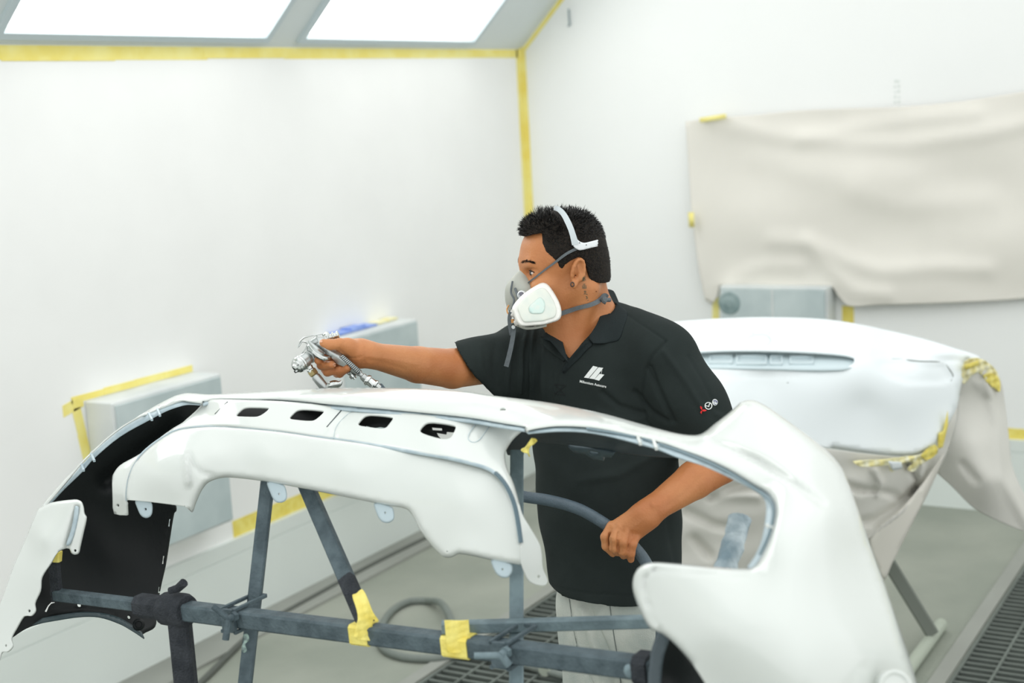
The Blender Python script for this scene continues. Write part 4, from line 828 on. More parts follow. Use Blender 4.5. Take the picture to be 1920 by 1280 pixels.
# left hand closed over the hose, seen from the back
b.cap(P_(1226, 953, 2.865), P_(1205, 965, 2.858), .0245, .024, k=.012)
b.cap(P_(1208, 962, 2.860), P_(1150, 990, 2.860), .0225, .0135, k=.012); b.cap(P_(1214, 972, 2.862), P_(1190, 1003, 2.862), .024, .0135, k=.012)
b.cap(P_(1205, 972, 2.858), P_(1168, 992, 2.856), .022, .016, k=.012); b.cap(P_(1205, 975, 2.875), P_(1170, 1003, 2.880), .016, .012, k=.01)
for L_, rr in (([(1147, 986, 2.860), (1134, 1006, 2.852), (1136, 1024, 2.856), (1149, 1038, 2.868)], (.0108, .0086, .0080, .0068)), ([(1160, 988, 2.852), (1151, 1010, 2.836), (1150, 1028, 2.842), (1157, 1036, 2.860)], (.0110, .0086, .0078, .0070)),
               ([(1174, 995, 2.850), (1168, 1016, 2.835), (1167, 1034, 2.842), (1169, 1042, 2.860)], (.0108, .0086, .0080, .0070)), ([(1193, 1003, 2.856), (1186, 1020, 2.842), (1183, 1038, 2.846), (1183, 1049, 2.860)], (.0100, .0086, .0080, .0068))):
    b.chain(G_(L_), rr, k=.002)
b.cap(P_(1183, 1010, 2.860), P_(1158, 1012, 2.858), .010, .010, k=.003); b.cap(P_(1182, 1000, 2.851), P_(1177, 1026, 2.847), .0085, .0075, k=.003)
b.chain(G_([(1206, 985, 2.885), (1188, 1005, 2.905), (1168, 1018, 2.905), (1152, 1022, 2.90)]), (.014, .011, .010, .009), k=.008)
PER = empty('person', (float((fr_[0] + fl_[0]) / 2), float((fr_[1] + fl_[1]) / 2), 0), 'man in a black polo shirt and pale jeans aiming a spray gun, wearing a respirator', 'person')
bv_, bf_ = b.mesh(.0028); bv_ = relax(bv_, bf_, 1)
bn_ = vnormals(bv_, bf_); x, y, dpt = npx(bv_); fc_ = np.clip(-(bn_ @ n3(FWD)) * 1.5, 0, 1) * ((dpt < 3.0) | (x > 1050)); dz = np.zeros(len(bv_))
for f_, w2, a2 in [([(1143, 1000), (1144, 1020), (1146, 1034)], 1.5, -.0035), ([(1159, 998), (1158, 1018), (1159, 1036)], 1.5, -.0035),
                   ([(1153, 984), (1152, 992)], 2.5, -.0012), ([(1168, 988), (1167, 996)], 2.5, -.0012), ([(1184, 996), (1183, 1004)], 2.5, -.0012), ([(1161, 985), (1162, 988)], 4, .0020), ([(1147, 983), (1148, 987)], 3.5, .0014), ([(1175, 994), (1176, 997)], 3.5, .0016),
                   ([(1222, 944), (1225, 947)], 4, .0018), ([(1200, 960), (1168, 984)], 2.2, .0006), ([(1208, 972), (1184, 994)], 2.2, .0006),
                   ([(637, 655), (645, 662), (655, 671), (670, 671), (678, 668)], 1.6, -.0016), ([(684, 650), (683, 668), (685, 684)], 1.2, -.0013), ([(646, 640), (640, 650), (635, 654)], 1.6, -.0010), ([(618, 637), (619, 653)], 1.0, -.0006),
                   ([(606, 670), (610, 680)], 1.2, -.0018), ([(607, 687), (628, 694)], 1.2, -.0016), ([(632, 694), (641, 688)], 1.3, -.0018), ([(690, 674), (720, 680), (760, 692)], 3, -.0008), ([(690, 668), (730, 672), (780, 682)], 3, .0007),
                   ([(1296, 870), (1262, 920), (1236, 945)], 5, .0010), ([(1318, 890), (1285, 925), (1250, 950)], 4, -.0008)]:
    dz += a2 * np.exp(-(seg_dist(x, y, f_) / w2) ** 2)
bv_ = bv_ + bn_ * (dz * fc_)[:, None]
body = npmesh('body', bv_, bf_, M['skin'], PER)
# ---- polo shirt
def pxpoly_sd(P, poly, dmax, dmin=0):
    x, y, d = npx(P); s = seg_dist(x, y, poly + [poly[0]]); i = inside(x, y, poly); sd_ = np.where(i, -s, s) * .00111
    return np.maximum(np.maximum(sd_, d - dmax), dmin - d)
sh = SDF()
sh.cap(P_(1112, 668, 3.11), CH, .112, .152, k=.05, S=tors(.74)); sh.cap(CH, P_(1136, 870, 3.10), .152, .149, k=.05, S=tors(.80)); sh.cap(P_(1136, 870, 3.10), P_(1142, 960, 3.10), .149, .147, k=.05, S=tors(.84)); sh.cap(P_(1142, 960, 3.10), P_(1164, 1190, 3.10), .147, .152, k=.05, S=tors(.86))
sh.cap(P_(1100, 640, 3.11), RS, .052, .066, k=.06); sh.cap(P_(1128, 628, 3.10), P_(1180, 640, 3.06), .050, .060, k=.06); sh.cap(P_(1150, 640, 3.10), LS, .058, .068, k=.06)
sh.cap(P_(1060, 690, 3.06), P_(1120, 680, 3.04), .06, .06, k=.06)
RSE = RS + (REL - RS) * .76; rdir0 = (RSE - RS) / np.linalg.norm(RSE - RS); sh.cap(RS, RSE + rdir0 * .05, .068, .054, k=.05); sh.cap(P_(918, 708, 3.04), P_(965, 712, 3.11), .042, .045, k=.03); sh.cap(RS + n3(UPn) * -.03, P_(930, 705, 3.09), .055, .042, k=.05)
LSE = P_(1330, 815, 2.985); sh.cap(LS, P_(1290, 752, 2.985), .066, .066, k=.05); sh.cap(P_(1290, 752, 2.985), LSE, .066, .064, k=.05); sh.cap(P_(1225, 700, 3.05), P_(1262, 780, 3.04), .07, .05, k=.05)
rdir = RSE - RS;  rdir /= np.linalg.norm(rdir); ldir = LSE - P_(1270, 715, 2.985); ldir /= np.linalg.norm(ldir)
neckp = [(1046, 596), (1075, 590), (1128, 560), (1137, 566), (1130, 585), (1118, 609), (1104, 631), (1088, 648), (1067, 674), (1058, 655), (1052, 636), (1049, 615)]
na, nb_ = H(-.03, 0, -.06), P_(1088, 600, 3.06)
SCP = P_(897, 698, 3.02)
def shirt_post(d, P):
    o = np.maximum(d, -(d + .0075))
    q_ = P - RSE; pr = np.linalg.norm(q_ - (q_ @ rdir)[:, None] * rdir, axis=1)
    o = np.where(pr < .115, np.maximum(o, (P - SCP) @ (-n3(RT) * .854 - UPn * .52)), o)
    near_l = (P - P_(1330, 815, 2.985)) @ ldir
    x, y, dp = npx(P)
    q_ = P - LSE; pr = np.linalg.norm(q_ - (q_ @ ldir)[:, None] * ldir, axis=1)
    o = np.where(pr < .076, np.maximum(o, near_l), o)
    o = np.maximum(o, (hem_z(P) - P[:, 2]))
    nk = np.sqrt((((P - na) - ((P - na) @ nkd)[:, None] * nkd) ** 2).sum(1)) - .060
    nk = np.maximum(nk, .0 - ((P - na) @ nkd) * 0 - 9)
    o = np.maximum(o, -np.maximum(nk, -((P[:, 2] - P_(1110, 632, 3.1)[2]))))
    return np.maximum(o, -pxpoly_sd(P, neckp, 3.09, 2.8))
nkd = P_(1112, 655, 3.12) - H(-.022, 0, -.025); nkd /= np.linalg.norm(nkd)
HZ = float(P_(1120, 1125, 3.0)[2])
def hem_z(P): return HZ + (P - CH) @ tor_r * -.03 + ((P - CH) @ tor_r < -.10) * 0
sh.p.append(('e', P_(886, 693, 3.03) + rdir * .4, np.array([.001] * 3), np.eye(3), .01, 1, P_(886, 693, 3.03), .001))
sv, sf = sh.mesh(.0034, post=shirt_post); sv = relax(sv, sf, 3); sn_ = vnormals(sv, sf)
# cloth folds pressed into the surface
x, y, dpt = npx(sv); facing = np.clip(-(sn_ @ n3(FWD)), 0, 1)
folds = [([(990, 612), (978, 660), (975, 735)], 4, .008), ([(1003, 612), (995, 670), (996, 745)], 4, .008), ([(1022, 640), (1016, 690), (1018, 750)], 4, .006), ([(968, 625), (955, 680), (950, 735)], 4, .006),
         ([(1176, 590), (1210, 612), (1248, 638)], 2.5, -.0035), ([(1248, 640), (1222, 668), (1208, 700), (1202, 745), (1212, 790), (1232, 812)], 2.5, -.004), ([(1062, 676), (1052, 700), (1042, 750)], 2, .003), ([(1042, 668), (1036, 700), (1034, 750)], 2.5, -.002),
         ([(1218, 690), (1235, 730), (1262, 790)], 5, -.008), ([(1190, 735), (1220, 770), (1250, 790)], 5, -.007), ([(1130, 735), (1160, 760), (1205, 775)], 5, -.006), ([(1245, 660), (1285, 715), (1320, 770)], 6, .004),
         ([(1120, 770), (1160, 785), (1200, 786)], 5, .003), ([(1245, 930), (1255, 990), (1266, 1050)], 6, -.004), ([(1040, 820), (1100, 835), (1180, 820)], 9, -.004), ([(1090, 900), (1160, 890), (1230, 850)], 9, .004), ([(1292, 668), (1318, 715), (1345, 768)], 4, -.003),
         ([(930, 640), (925, 680), (935, 725)], 6, -.004), ([(900, 650), (903, 690), (915, 725)], 5, .003), ([(1344, 776), (1355, 782)], 6, .003), ([(1030, 1098), (1100, 1112), (1200, 1117)], 1.6, -.002)]
disp = np.zeros(len(sv))
for f_, w2, a2 in folds: disp += a2 * np.exp(-(seg_dist(x, y, f_) / w2) ** 2)
disp = disp * facing + .0016 * np.sin(sv[:, 2] * 55 + sv[:, 0] * 37) * np.sin(sv[:, 1] * 48 - sv[:, 2] * 21)
sv = sv + sn_ * disp[:, None]
shirt = npmesh('polo_shirt', sv, sf, M['shirt'], PER)
stree = bvh((sv, sf)); btree = bvh((bv_, bf_))
# collar leaves and placket
def on(tree, off, fb): 
    def f(x, y):
        out = []
        for a, c in zip(np.ravel(x), np.ravel(y)):
            r = tree.ray_cast(CPOS, (V(a, c, 1) - CPOS).normalized())
            out.append(-(CM.transposed() @ (r[0] - CPOS)).z - off if r[0] is not None else fb)
        out = np.array(out); return out
    return f
cd = tps([(1137, 541, 3.12), (1157, 558, 3.13), (1176, 584, 3.08), (1170, 609, 3.015), (1159, 637, 2.985), (1147, 641, 2.975), (1112, 643, 2.965), (1104, 631, 2.985), (1118, 609, 3.0), (1129, 584, 3.03), (1137, 566, 3.07), (1150, 600, 3.0)])
c1 = spline([(1137, 541), (1150, 545), (1157, 558), (1164, 573), (1176, 584), (1175, 597), (1170, 612), (1165, 628), (1159, 638), (1147, 641.5), (1131, 644), (1112, 643.5)], 4) + spline([(1103, 633), (1111, 620), (1118, 609), (1129, 584), (1134, 572), (1137, 560)], 4)
MINSD = lambda f, g: (lambda x, y: np.minimum(f(x, y), g(x, y)))
sdep = on(stree, .004, 9.0)
col_ = patch('collar', c1, MINSD(cd, sdep), M['collar'], shirt, step=4, thick=.003, mods=[roll(c1[:46], 4, .003)])
c2 = [(1014, 634), (1024, 622), (1032, 609), (1047, 604), (1050, 620), (1054, 637), (1061, 662), (1065, 678), (1056, 668), (1046, 655), (1038, 645), (1031, 638)]
cd2 = tps([(1014, 634, 3.02), (1040, 607, 3.05), (1051, 620, 3.03), (1060, 650, 2.99), (1032, 638, 3.0)])
patch('collar', c2, MINSD(cd2, sdep), M['collar'], shirt, step=4, thick=.003)
patch('placket_facing', [(1010, 629), (1030, 634), (1046, 650), (1062, 672), (1056, 678), (1044, 668), (1028, 656), (1016, 645)], MINSD(tps([(1010, 629, 3.02), (1046, 650, 3.005), (1062, 672, 2.995), (1028, 656, 3.0)]), sdep), M['shirt'], shirt, step=4, thick=.0015)
pk = spline([(1106, 638), (1110, 646), (1100, 655), (1085, 672), (1068, 688), (1058, 700), (1054, 696), (1062, 682), (1072, 668), (1088, 650)], 3, True)
patch('placket', pk, MINSD(tps([(1106, 638, 2.98), (1085, 668, 2.985), (1058, 700, 2.985)]), sdep), M['collar'], shirt, step=4, thick=.0015)
def flatmark(name, polys, m, tree, parent, off=.0012, sub=2.0):
    mbk = MB()
    for pl in polys:
        L = resample(list(pl) + [pl[0]], sub)[:-1]; ps = []
        for a, c in L:
            r = hit(tree, a, c, off)
            if r is None: ps = None; break
            ps.append(r[0])
        if not ps: continue
        r = delaunay_2d_cdt([Vector(q) for q in L], [(i, (i + 1) % len(L)) for i in range(len(L))], [], 1, 1e-5)
        pp = [hit(tree, v.x, v.y, off) for v in r[0]]
        if any(q is None for q in pp): continue
        mbk.add([q[0] for q in pp], [tuple(f) if True else f for f in r[2]])
    o = mbk.obj(name, m, parent); sol = o.modifiers.new('t', 'SOLIDIFY'); sol.thickness = .0006; sol.offset = 0
    return o
cb_ = bvh((sv, sf))
zf = lambda l: [(1080 + a / 25.6, 680 + c / 25.6) for a, c in l]
logo = flatmark('chest_logo', [zf([(830, 150), (1050, 205), (1020, 260), (650, 690), (615, 745), (390, 705)]), zf([(1090, 215), (1310, 245), (1250, 330), (890, 790), (640, 750), (690, 690)]), zf([(1130, 530), (1360, 570), (1110, 860), (890, 800)]), zf([(1245, 330), (1262, 330), (1215, 550), (1200, 550)])], M['white'], cb_, shirt)
def text_polys(s, size, font=None, bold=0.0):
    cu = bpy.data.curves.new('t', 'FONT'); cu.body = s; cu.size = size; cu.offset = bold; cu.resolution_u = 3
    o = bpy.data.objects.new('t', cu); COL.objects.link(o); dg = bpy.context.evaluated_depsgraph_get(); me = o.evaluated_get(dg).to_mesh()
    vs = [v.co.copy() for v in me.vertices]; fs = [tuple(p.vertices) for p in me.polygons]
    o.evaluated_get(dg).to_mesh_clear(); bpy.data.objects.remove(o); bpy.data.curves.remove(cu); return vs, fs
def textmark(name, s, size, org, ux, uy, m, tree, parent, bold=0.0, width=None, off=.0013):
    vs, fs = text_polys(s, size, bold=bold)
    if width: w0 = max(v.x for v in vs) - min(v.x for v in vs); k = width / w0
    else: k = 1
    out = []
    for v in vs:
        a = org[0] + ux[0] * v.x * k + uy[0] * v.y; c = org[1] + ux[1] * v.x * k + uy[1] * v.y; r = hit(tree, a, c, off)
        out.append(r[0] if r else V(a, c, 3.0))
    o = mesh(name, out, fs, m, parent); sol = o.modifiers.new('t', 'SOLIDIFY'); sol.thickness = .0005; sol.offset = 0; return o
textmark('logo_text', 'Millennium Autocare', 6.6, (1087, 716.6), (1, .205), (.12, -1), M['white'], cb_, logo, bold=.10, width=49)
ef = lambda l: [(1300 + a / 21.33, 730 + c / 21.33) for a, c in l]
red = flatmark('sleeve_emblem', [ef([(340, 815), (275, 740), (275, 650), (345, 700), (355, 790)]), ef([(345, 825), (400, 790), (520, 830), (440, 870), (360, 860)]), ef([(335, 830), (355, 880), (325, 970), (270, 910), (300, 850)])], M['red'], cb_, shirt)
def ring(cx, cy, ro, ri, n=24): return [[(cx + r0 * math.cos(t), cy + r0 * math.sin(t)) for r0, t in ((ro, a), (ro, b2), (ri, b2), (ri, a))] for a, b2 in [(2 * math.pi * i / n, 2 * math.pi * (i + 1) / n) for i in range(n)]]
def stroke(l, w): 
    out = []
    for (ax_, ay_), (bx_, by_) in zip(l[:-1], l[1:]):
        dx, dy = bx_ - ax_, by_ - ay_; L = math.hypot(dx, dy); nx, ny = -dy / L * w / 2, dx / L * w / 2
        out.append([(ax_ + nx, ay_ + ny), (bx_ + nx, by_ + ny), (bx_ - nx, by_ - ny), (ax_ - nx, ay_ - ny)])
    return out
flatmark('sleeve_emblem', ring(1327.6, 760.6, 7.1, 5.6) + stroke(ef([(450, 650), (570, 665), (605, 690), (620, 610), (650, 540)]), 1.5), M['white'], cb_, shirt)
wd2 = flatmark('sleeve_emblem', [disc(1339.8, 753.8, 5.2, 6.0, 18)], M['white'], cb_, shirt)
flatmark('emblem_figure', stroke([(1336.8, 751.5), (1340, 750.3), (1343, 752), (1343.2, 755)], 1.3) + stroke([(1337, 754), (1338.2, 757.2), (1340, 758.3), (1342, 757)], 1.1) + stroke([(1339, 752.5), (1340.5, 753.5)], 1.0), M['navy'], cb_, wd2, off=.0020)
flatmark('placket_stitching', sum([stroke(l, .8) for l in ([(1040, 720), (1062, 722)], [(1040, 738), (1060, 740)], [(1040, 720), (1060, 740)], [(1062, 722), (1040, 738)])], []), mat('stitch', (20, 24, 25), .8), cb_, shirt)
flatmark('button', [disc(1052, 669, 1.3, 1.6, 8)], M['satin'], cb_, shirt)
# ---- jeans
j = SDF(); jc = P_(1166, 1095, 3.10)
j.cap(P_(1160, 1050, 3.10), P_(1170, 1150, 3.10), .128, .136, k=.05, S=tors(.82))
for hp, ft in ((P_(1124, 1140, 3.12), fr_), (P_(1222, 1140, 3.06), fl_)):
    kn_ = (hp + ft) / 2 + tor_f * .02; kn_ = kn_ + n3(RT) * (.02 if ft is fr_ else 0); j.cap(hp, kn_, .094, .074, k=.03); j.cap(kn_, ft + UPn * .02, .074, .066, k=.02)
def jeans_post(d, P): return np.maximum(np.maximum(d, -(d + .008)), np.maximum(.05 - P[:, 2], P[:, 2] - float(P_(1160, 1060, 3.1)[2])))
jv, jf = j.mesh(.0045, post=jeans_post); jv = relax(jv, jf, 1); jn = vnormals(jv, jf); x, y, dpt = npx(jv)
jd = np.zeros(len(jv))
for f_, w2, a2 in [([(1066, 1120), (1072, 1160), (1080, 1215), (1112, 1290)], 4, -.007), ([(1090, 1140), (1105, 1175), (1118, 1220)], 4, .006), ([(1050, 1115), (1056, 1150), (1078, 1230)], 3, .004), ([(1100, 1130), (1122, 1190), (1160, 1290)], 7, -.013), ([(1092, 1128), (1108, 1190), (1135, 1290)], 6, .007), ([(1135, 1130), (1120, 1160)], 6, .004)]: jd += a2 * np.exp(-(seg_dist(x, y, f_) / w2) ** 2)
jd = jd * np.clip(-(jn @ n3(FWD)), 0, 1) + .0022 * np.sin(jv[:, 2] * 23 + jv[:, 0] * 18) * np.sin(jv[:, 1] * 21 - jv[:, 2] * 31)
jv = jv + jn * jd[:, None]; jeans = npmesh('jeans', jv, jf, M['jeans'], PER); jt = bvh((jv, jf))
flatmark('side_seam', stroke([(1143, 1128), (1147, 1160), (1152, 1195), (1160, 1240), (1166, 1290)], 1.4), M['seam'], jt, jeans)
flatmark('pocket_seam', stroke([(1068, 1122), (1074, 1170), (1090, 1250)], .8), M['seam'], jt, jeans)
# shoes, out of the frame but carrying him
for ft in (fr_, fl_):
    s_ = SDF(); s_.cap(np.array([ft[0], ft[1], .05]), np.array([ft[0], ft[1], .045]) + tor_f * .16, .046, .040, k=.02); s_.cap(np.array([ft[0], ft[1], .05]), np.array([ft[0], ft[1], .10]), .044, .044, k=.03)
    v_, f_ = s_.mesh(.006, post=lambda d, P: np.maximum(d, .004 - P[:, 2])); npmesh('shoe', v_, f_, M['black'], PER)
# ---- hair
hr = SDF(); hr.ell(H(.005, 0, .046), (.0885, .079, .078), HM, k=.01); hr.ell(H(.048, 0, .088), (.042, .050, .032), HM, k=.02); hr.ell(H(.072, 0, .086), (.019, .040, .022), HM, k=.015); hr.ell(H(-.028, 0, .000), (.060, .071, .062), HM, k=.02)
hr.ell(H(-.043, 0, -.03), (.037, .060, .032), HM, k=.02)
def fu(px, py):                                    # picture point on the near temple -> head side-view coordinates
    p = P_(px, py, 2.96) - HO; return (float(p @ hF), float(p @ hU))
hairline = [fu(*q) for q in ((960, 450), (986, 446), (1000, 440), (1017, 436), (1016, 455), (1022, 472), (1034, 482), (1044, 492), (1048, 505), (1054, 506), (1058, 496), (1068, 488), (1084, 480), (1096, 488), (1102, 504), (1108, 522), (1116, 531), (1140, 534), (1180, 534), (1180, 340), (940, 340))]
def hair_post(d, P):
    f = (P - HO) @ hF; u = (P - HO) @ hU; i = inside(f, u, hairline); s = seg_dist(f, u, hairline + [hairline[0]]); return np.maximum(d, np.where(i, -s, s))
hv, hf = hr.mesh(.0026, post=hair_post); hv = relax(hv, hf, 1)
f_ = (hv - HO) @ hF; u_ = (hv - HO) @ hU
hair = npmesh('hair', hv, hf, M['stubble'], PER); hn = vnormals(hv, hf); htree = bvh((hv, hf), (bv_, bf_))
mbv = []; mbf = []
cand = rng.permutation(len(hv))[:9000]; nst = 0
for i in cand:
    p = hv[i]; n = hn[i]; f = float((p - HO) @ hF); l = float((p - HO) @ hL); u = float((p - HO) @ hU)
    top = np.clip((u - .055) / .05, 0, 1); fr2 = np.clip((f - .02) / .06, 0, 1)
    if u < .0 and rng.random() < .4: continue
    xx_, yy_, _d = npx(p[None]);
    if l > 0 and seg_dist(xx_, yy_, [(1038, 396), (1048, 399), (1064, 420), (1074, 447), (1084, 460), (1132, 453)])[0] < 8.5: continue
    if n @ hU < -.3 or n @ hF > .85 and u < .08: continue
    L = .0035 + .008 * top + .007 * top * fr2 - .002 * (f < -.05); L *= rng.uniform(.6, 1.3) * (1 - .45 * (f > .06))
    if rng.random() < .02 and top > .5: L *= 1.5
    dr = n * (.35 + .8 * top) + hU * (-.7 * (1 - top) + .25 * top) - hF * (.55 - .8 * top * (rng.random() - .25)) * (1 - .2 * fr2) + hF * fr2 * top * .18 + hU * fr2 * top * .35 + rng.normal(0, .28, 3); dr /= np.linalg.norm(dr)
    bend = rng.normal(0, .35, 3) - hU * .15; w0 = rng.uniform(.0007, .0012)
    sd_ = np.cross(dr, n); sd_ /= np.linalg.norm(sd_) + 1e-9; k = len(mbv)
    q0 = p - n * .002; q1 = p + dr * L * .55; q2 = p + dr * L + bend * L * .35
    mbv += [q0 - sd_ * w0, q0 + sd_ * w0, q0 + n * w0, q1 - sd_ * w0 * .7, q1 + sd_ * w0 * .7, q1 + n * w0 * .7, q2]
    mbf += [(k, k + 1, k + 4, k + 3), (k + 1, k + 2, k + 5, k + 4), (k + 2, k, k + 3, k + 5), (k + 3, k + 4, k + 6), (k + 4, k + 5, k + 6), (k + 5, k + 3, k + 6)]
mesh('hair_strands', mbv, mbf, M['hair'], hair)['kind'] = 'stuff'
# eyebrow, eye, earring, mole, tattoo
mbv = []; mbf = []
for s in (1, -1):
    mbv = []; mbf = []
    for i in range(110):
        t = rng.random(); p = H(.0985 - .014 * t, s * (.012 + .036 * t), .0235 + .004 * math.sin(t * 2.6)) + rng.normal(0, .0011, 3); r = btree.find_nearest(Vector(p)); 
        if r[0] is None: continue
        n = n3(r[1]); p = n3(r[0]); d = -hF * .4 * t + hL * s * .8 + hU * (.5 - .7 * t); d = d - n * (d @ n); d /= np.linalg.norm(d); k = len(mbv); sd_ = np.cross(d, n) * .0005; L = .006
        mbv += [p - sd_, p + sd_, p + n * .0008, p + d * L + n * .0012]; mbf += [(k, k + 1, k + 3), (k + 1, k + 2, k + 3), (k + 2, k, k + 3)]
    mesh('eyebrow', mbv, mbf, M['hair'], PER)
for s in (1, -1):
    c = Vector(H(.0780, s * .033, .003)); mbk = MB(); 
    ey = SDF(); ey.ell(c, (.0138, .0125, .0056), HM, k=.001); v_, f_ = ey.mesh(.0012, pad=.006); e_ = npmesh('eye', v_, f_, M['eye'], PER)
    MB().lathe(Vector(H(.0886, s * .0335, .003)), hF, [(0, .0052), (.0022, .0048), (.0034, .0028), (.0036, .0002)], 16).obj('iris', M['iris'], e_, True)
    mb = MB().tube([H(.0885 - .0040 * abs(t), s * (.033 + .012 * t), .0085 - .0035 * t * t) + hF * (.0035 * (1 - abs(t))) for t in np.linspace(-1, 1, 9)], .0012, 6); mb.obj('eyelid', M['hair'], PER, True)
r = hit(btree, 1073, 531); rp0 = r[0]
MB().tube([tuple(rp0 + Vector(UPn) * (.0045 * math.sin(a) - .002) + RT * (.0035 * math.cos(a)) + tov * .002) for a in np.linspace(0, 6.28, 13)], .0013, 8).obj('earring', mat('dark_metal', (90, 78, 72), .3, metal=.8), PER, True)
flatmark('mole', [disc(1117.6, 546, .9, n=8)], M['mole'], btree, PER)
tat = empty('tattoo_tmp', (0, 0, 0), 'x', 'x'); bpy.data.objects.remove(tat)
tg = lambda l: [(1080 + a / 18.28, 505 + c / 18.28) for a, c in l]
T_ = []
for l in ([(215, 340), (265, 250), (330, 265)], [(245, 290), (320, 300)], [(215, 405), (250, 330), (300, 320), (330, 370)], [(265, 250), (270, 410)], [(240, 370), (310, 365)], [(205, 410), (225, 380)],
          [(235, 510), (320, 500)], [(215, 560), (350, 550)], [(225, 560), (230, 660)], [(345, 555), (350, 650)], [(225, 610), (350, 605)], [(250, 650), (340, 648)], [(285, 500), (285, 640)],
          [(265, 735), (335, 735)], [(300, 740), (300, 800), (278, 855)], [(335, 735), (330, 840), (400, 855)], [(335, 920), (385, 925), (360, 960), (405, 975)], [(345, 1010), (395, 985)], [(395, 1060), (430, 1050)]):
    T_ += stroke(tg(l), .85)
flatmark('neck_tattoo', T_, M['ink'], btree, PER, off=.0004, sub=1.5)
for c_ in ((602.5, 640, 2.6, 2.2), (627, 683.5, 2.6, 3.0), (655, 687, 2.0, 2.6), (590.5, 671, 1.8, 2.8)):
    flatmark('fingernail', [disc(*c_, n=12)], M['nail'], btree, PER, off=.0008, sub=1.5)
# ------------------------------------------------------------------ respirator
RE = empty('respirator', tuple(H(.11, .02, -.05)), 'half face respirator with white side filters worn by the man', 'respirator mask')
fp = SDF(); fp.cap(H(.098, 0, .000), H(.116, 0, -.028), .010, .014, k=.02); fp.ell(H(.100, 0, -.050), (.040, .044, .044), HM, k=.02); fp.ell(H(.080, 0, -.078), (.038, .040, .026), HM, k=.02); fp.cap(H(.106, 0, -.045), H(.110, 0, -.070), .020, .018, k=.02)
fv, ff = fp.mesh(.0026); fv = relax(fv, ff, 1); npmesh('facepiece', fv, ff, M['maskg'], RE)
fo3 = [(960.6, 576), (966, 567), (979, 553), (992, 543), (1004, 535.5), (1014, 530.5), (1021, 530), (1027, 533), (1034, 541), (1041, 552), (1048, 565), (1052, 577), (1053, 588), (1051, 596), (1046, 601), (1034, 605), (1020, 609), (998, 611), (979, 612), (973, 609.5), (967, 600), (963, 589), (960, 581)]
fo4 = spline(fo3, 3, True); cx0, cy0 = 1009, 574
fdp = tps([(960, 578, 2.905), (1053, 588, 2.935), (1018, 530, 2.945), (979, 612, 2.90), (1009, 574, 2.92)])
def scl(k, pts=fo4): return [(cx0 + (a - cx0) * k, cy0 + (c - cy0) * k) for a, c in pts]
fc = patch('filter_cartridge', fo4, lambda x, y: fdp(x, y) - .004 + .009 * np.clip(1 - seg_dist(x, y, fo4 + [fo4[0]]) / 5, 0, 1) ** 2, M['filt'], RE, step=3, thick=.026, mods=[groove(scl(.84) + [scl(.84)[0]], 1.8, .003)])
patch('filter_pad', scl(.78), lambda x, y: fdp(x, y) - .0062, M['filt_in'], fc, step=4, thick=.001, mods=[roll(scl(.78) + [scl(.78)[0]], 4, .0015)])
flatp = spline([(1012, 557), (1020, 563), (1022, 575), (1018, 586), (1006, 588), (994, 586), (992, 575), (1002, 565)], 3, True)
patch('filter_print', flatp, lambda x, y: fdp(x, y) - .0072, M['cyan'], fc, step=4, thick=.0006)
# far filter, mirrored on the other cheek
q = H(.085, -.075, -.058); mb = MB().lathe(q, -hL * .8 + hF * .5, [(-.022, .030), (0, .038), (.004, .038), (.007, .034)], 24); mb.obj('filter_cartridge', M['filt'], RE, True)
# valve housing and strap guides in front
MB().lathe(V(979, 553, 2.955), (V(979, 553, 2.955) - V(1000, 560, 3.05)), [(-.01, .009), (.006, .009), (.010, .006), (.006, .005), (.004, .001)], 16).obj('strap_guide', M['harness_w'], RE, True)
MB().lathe(V(978, 551, 2.943), (V(977, 551, 2.94) - V(990, 556, 3.0)), [(0, .0045), (.004, .004), (.004, .001)], 12).obj('guide_slot', mat('slot_dark', (110, 110, 122), .5), RE, True)
for n_, l, r_, m_ in (('strap_cord', [(961, 527, 2.985), (958, 548, 2.98), (964, 562, 2.965), (960, 580, 2.955), (957, 598, 2.95)], .0022, 'strap'), ('strap_cord', [(966, 541, 2.98), (972, 558, 2.955), (975, 566, 2.945)], .0028, 'strap'), ('valve_ring', [(954, 572, 2.975), (950.5, 580, 2.97), (953, 588, 2.965), (957, 586, 2.96)], .0016, 'orange'), ('valve_clip', [(961, 598, 2.945), (962, 605, 2.945)], .0036, 'orange'), ('facepiece_edge', [(968, 608, 2.935), (985, 615, 2.93), (1005, 614, 2.93), (1024, 610, 2.94)], .0028, 'maskg')):
    MB().tube(spline([tuple(V(*q)) for q in l], 4), r_, 8).obj(n_, M[m_], RE, True)
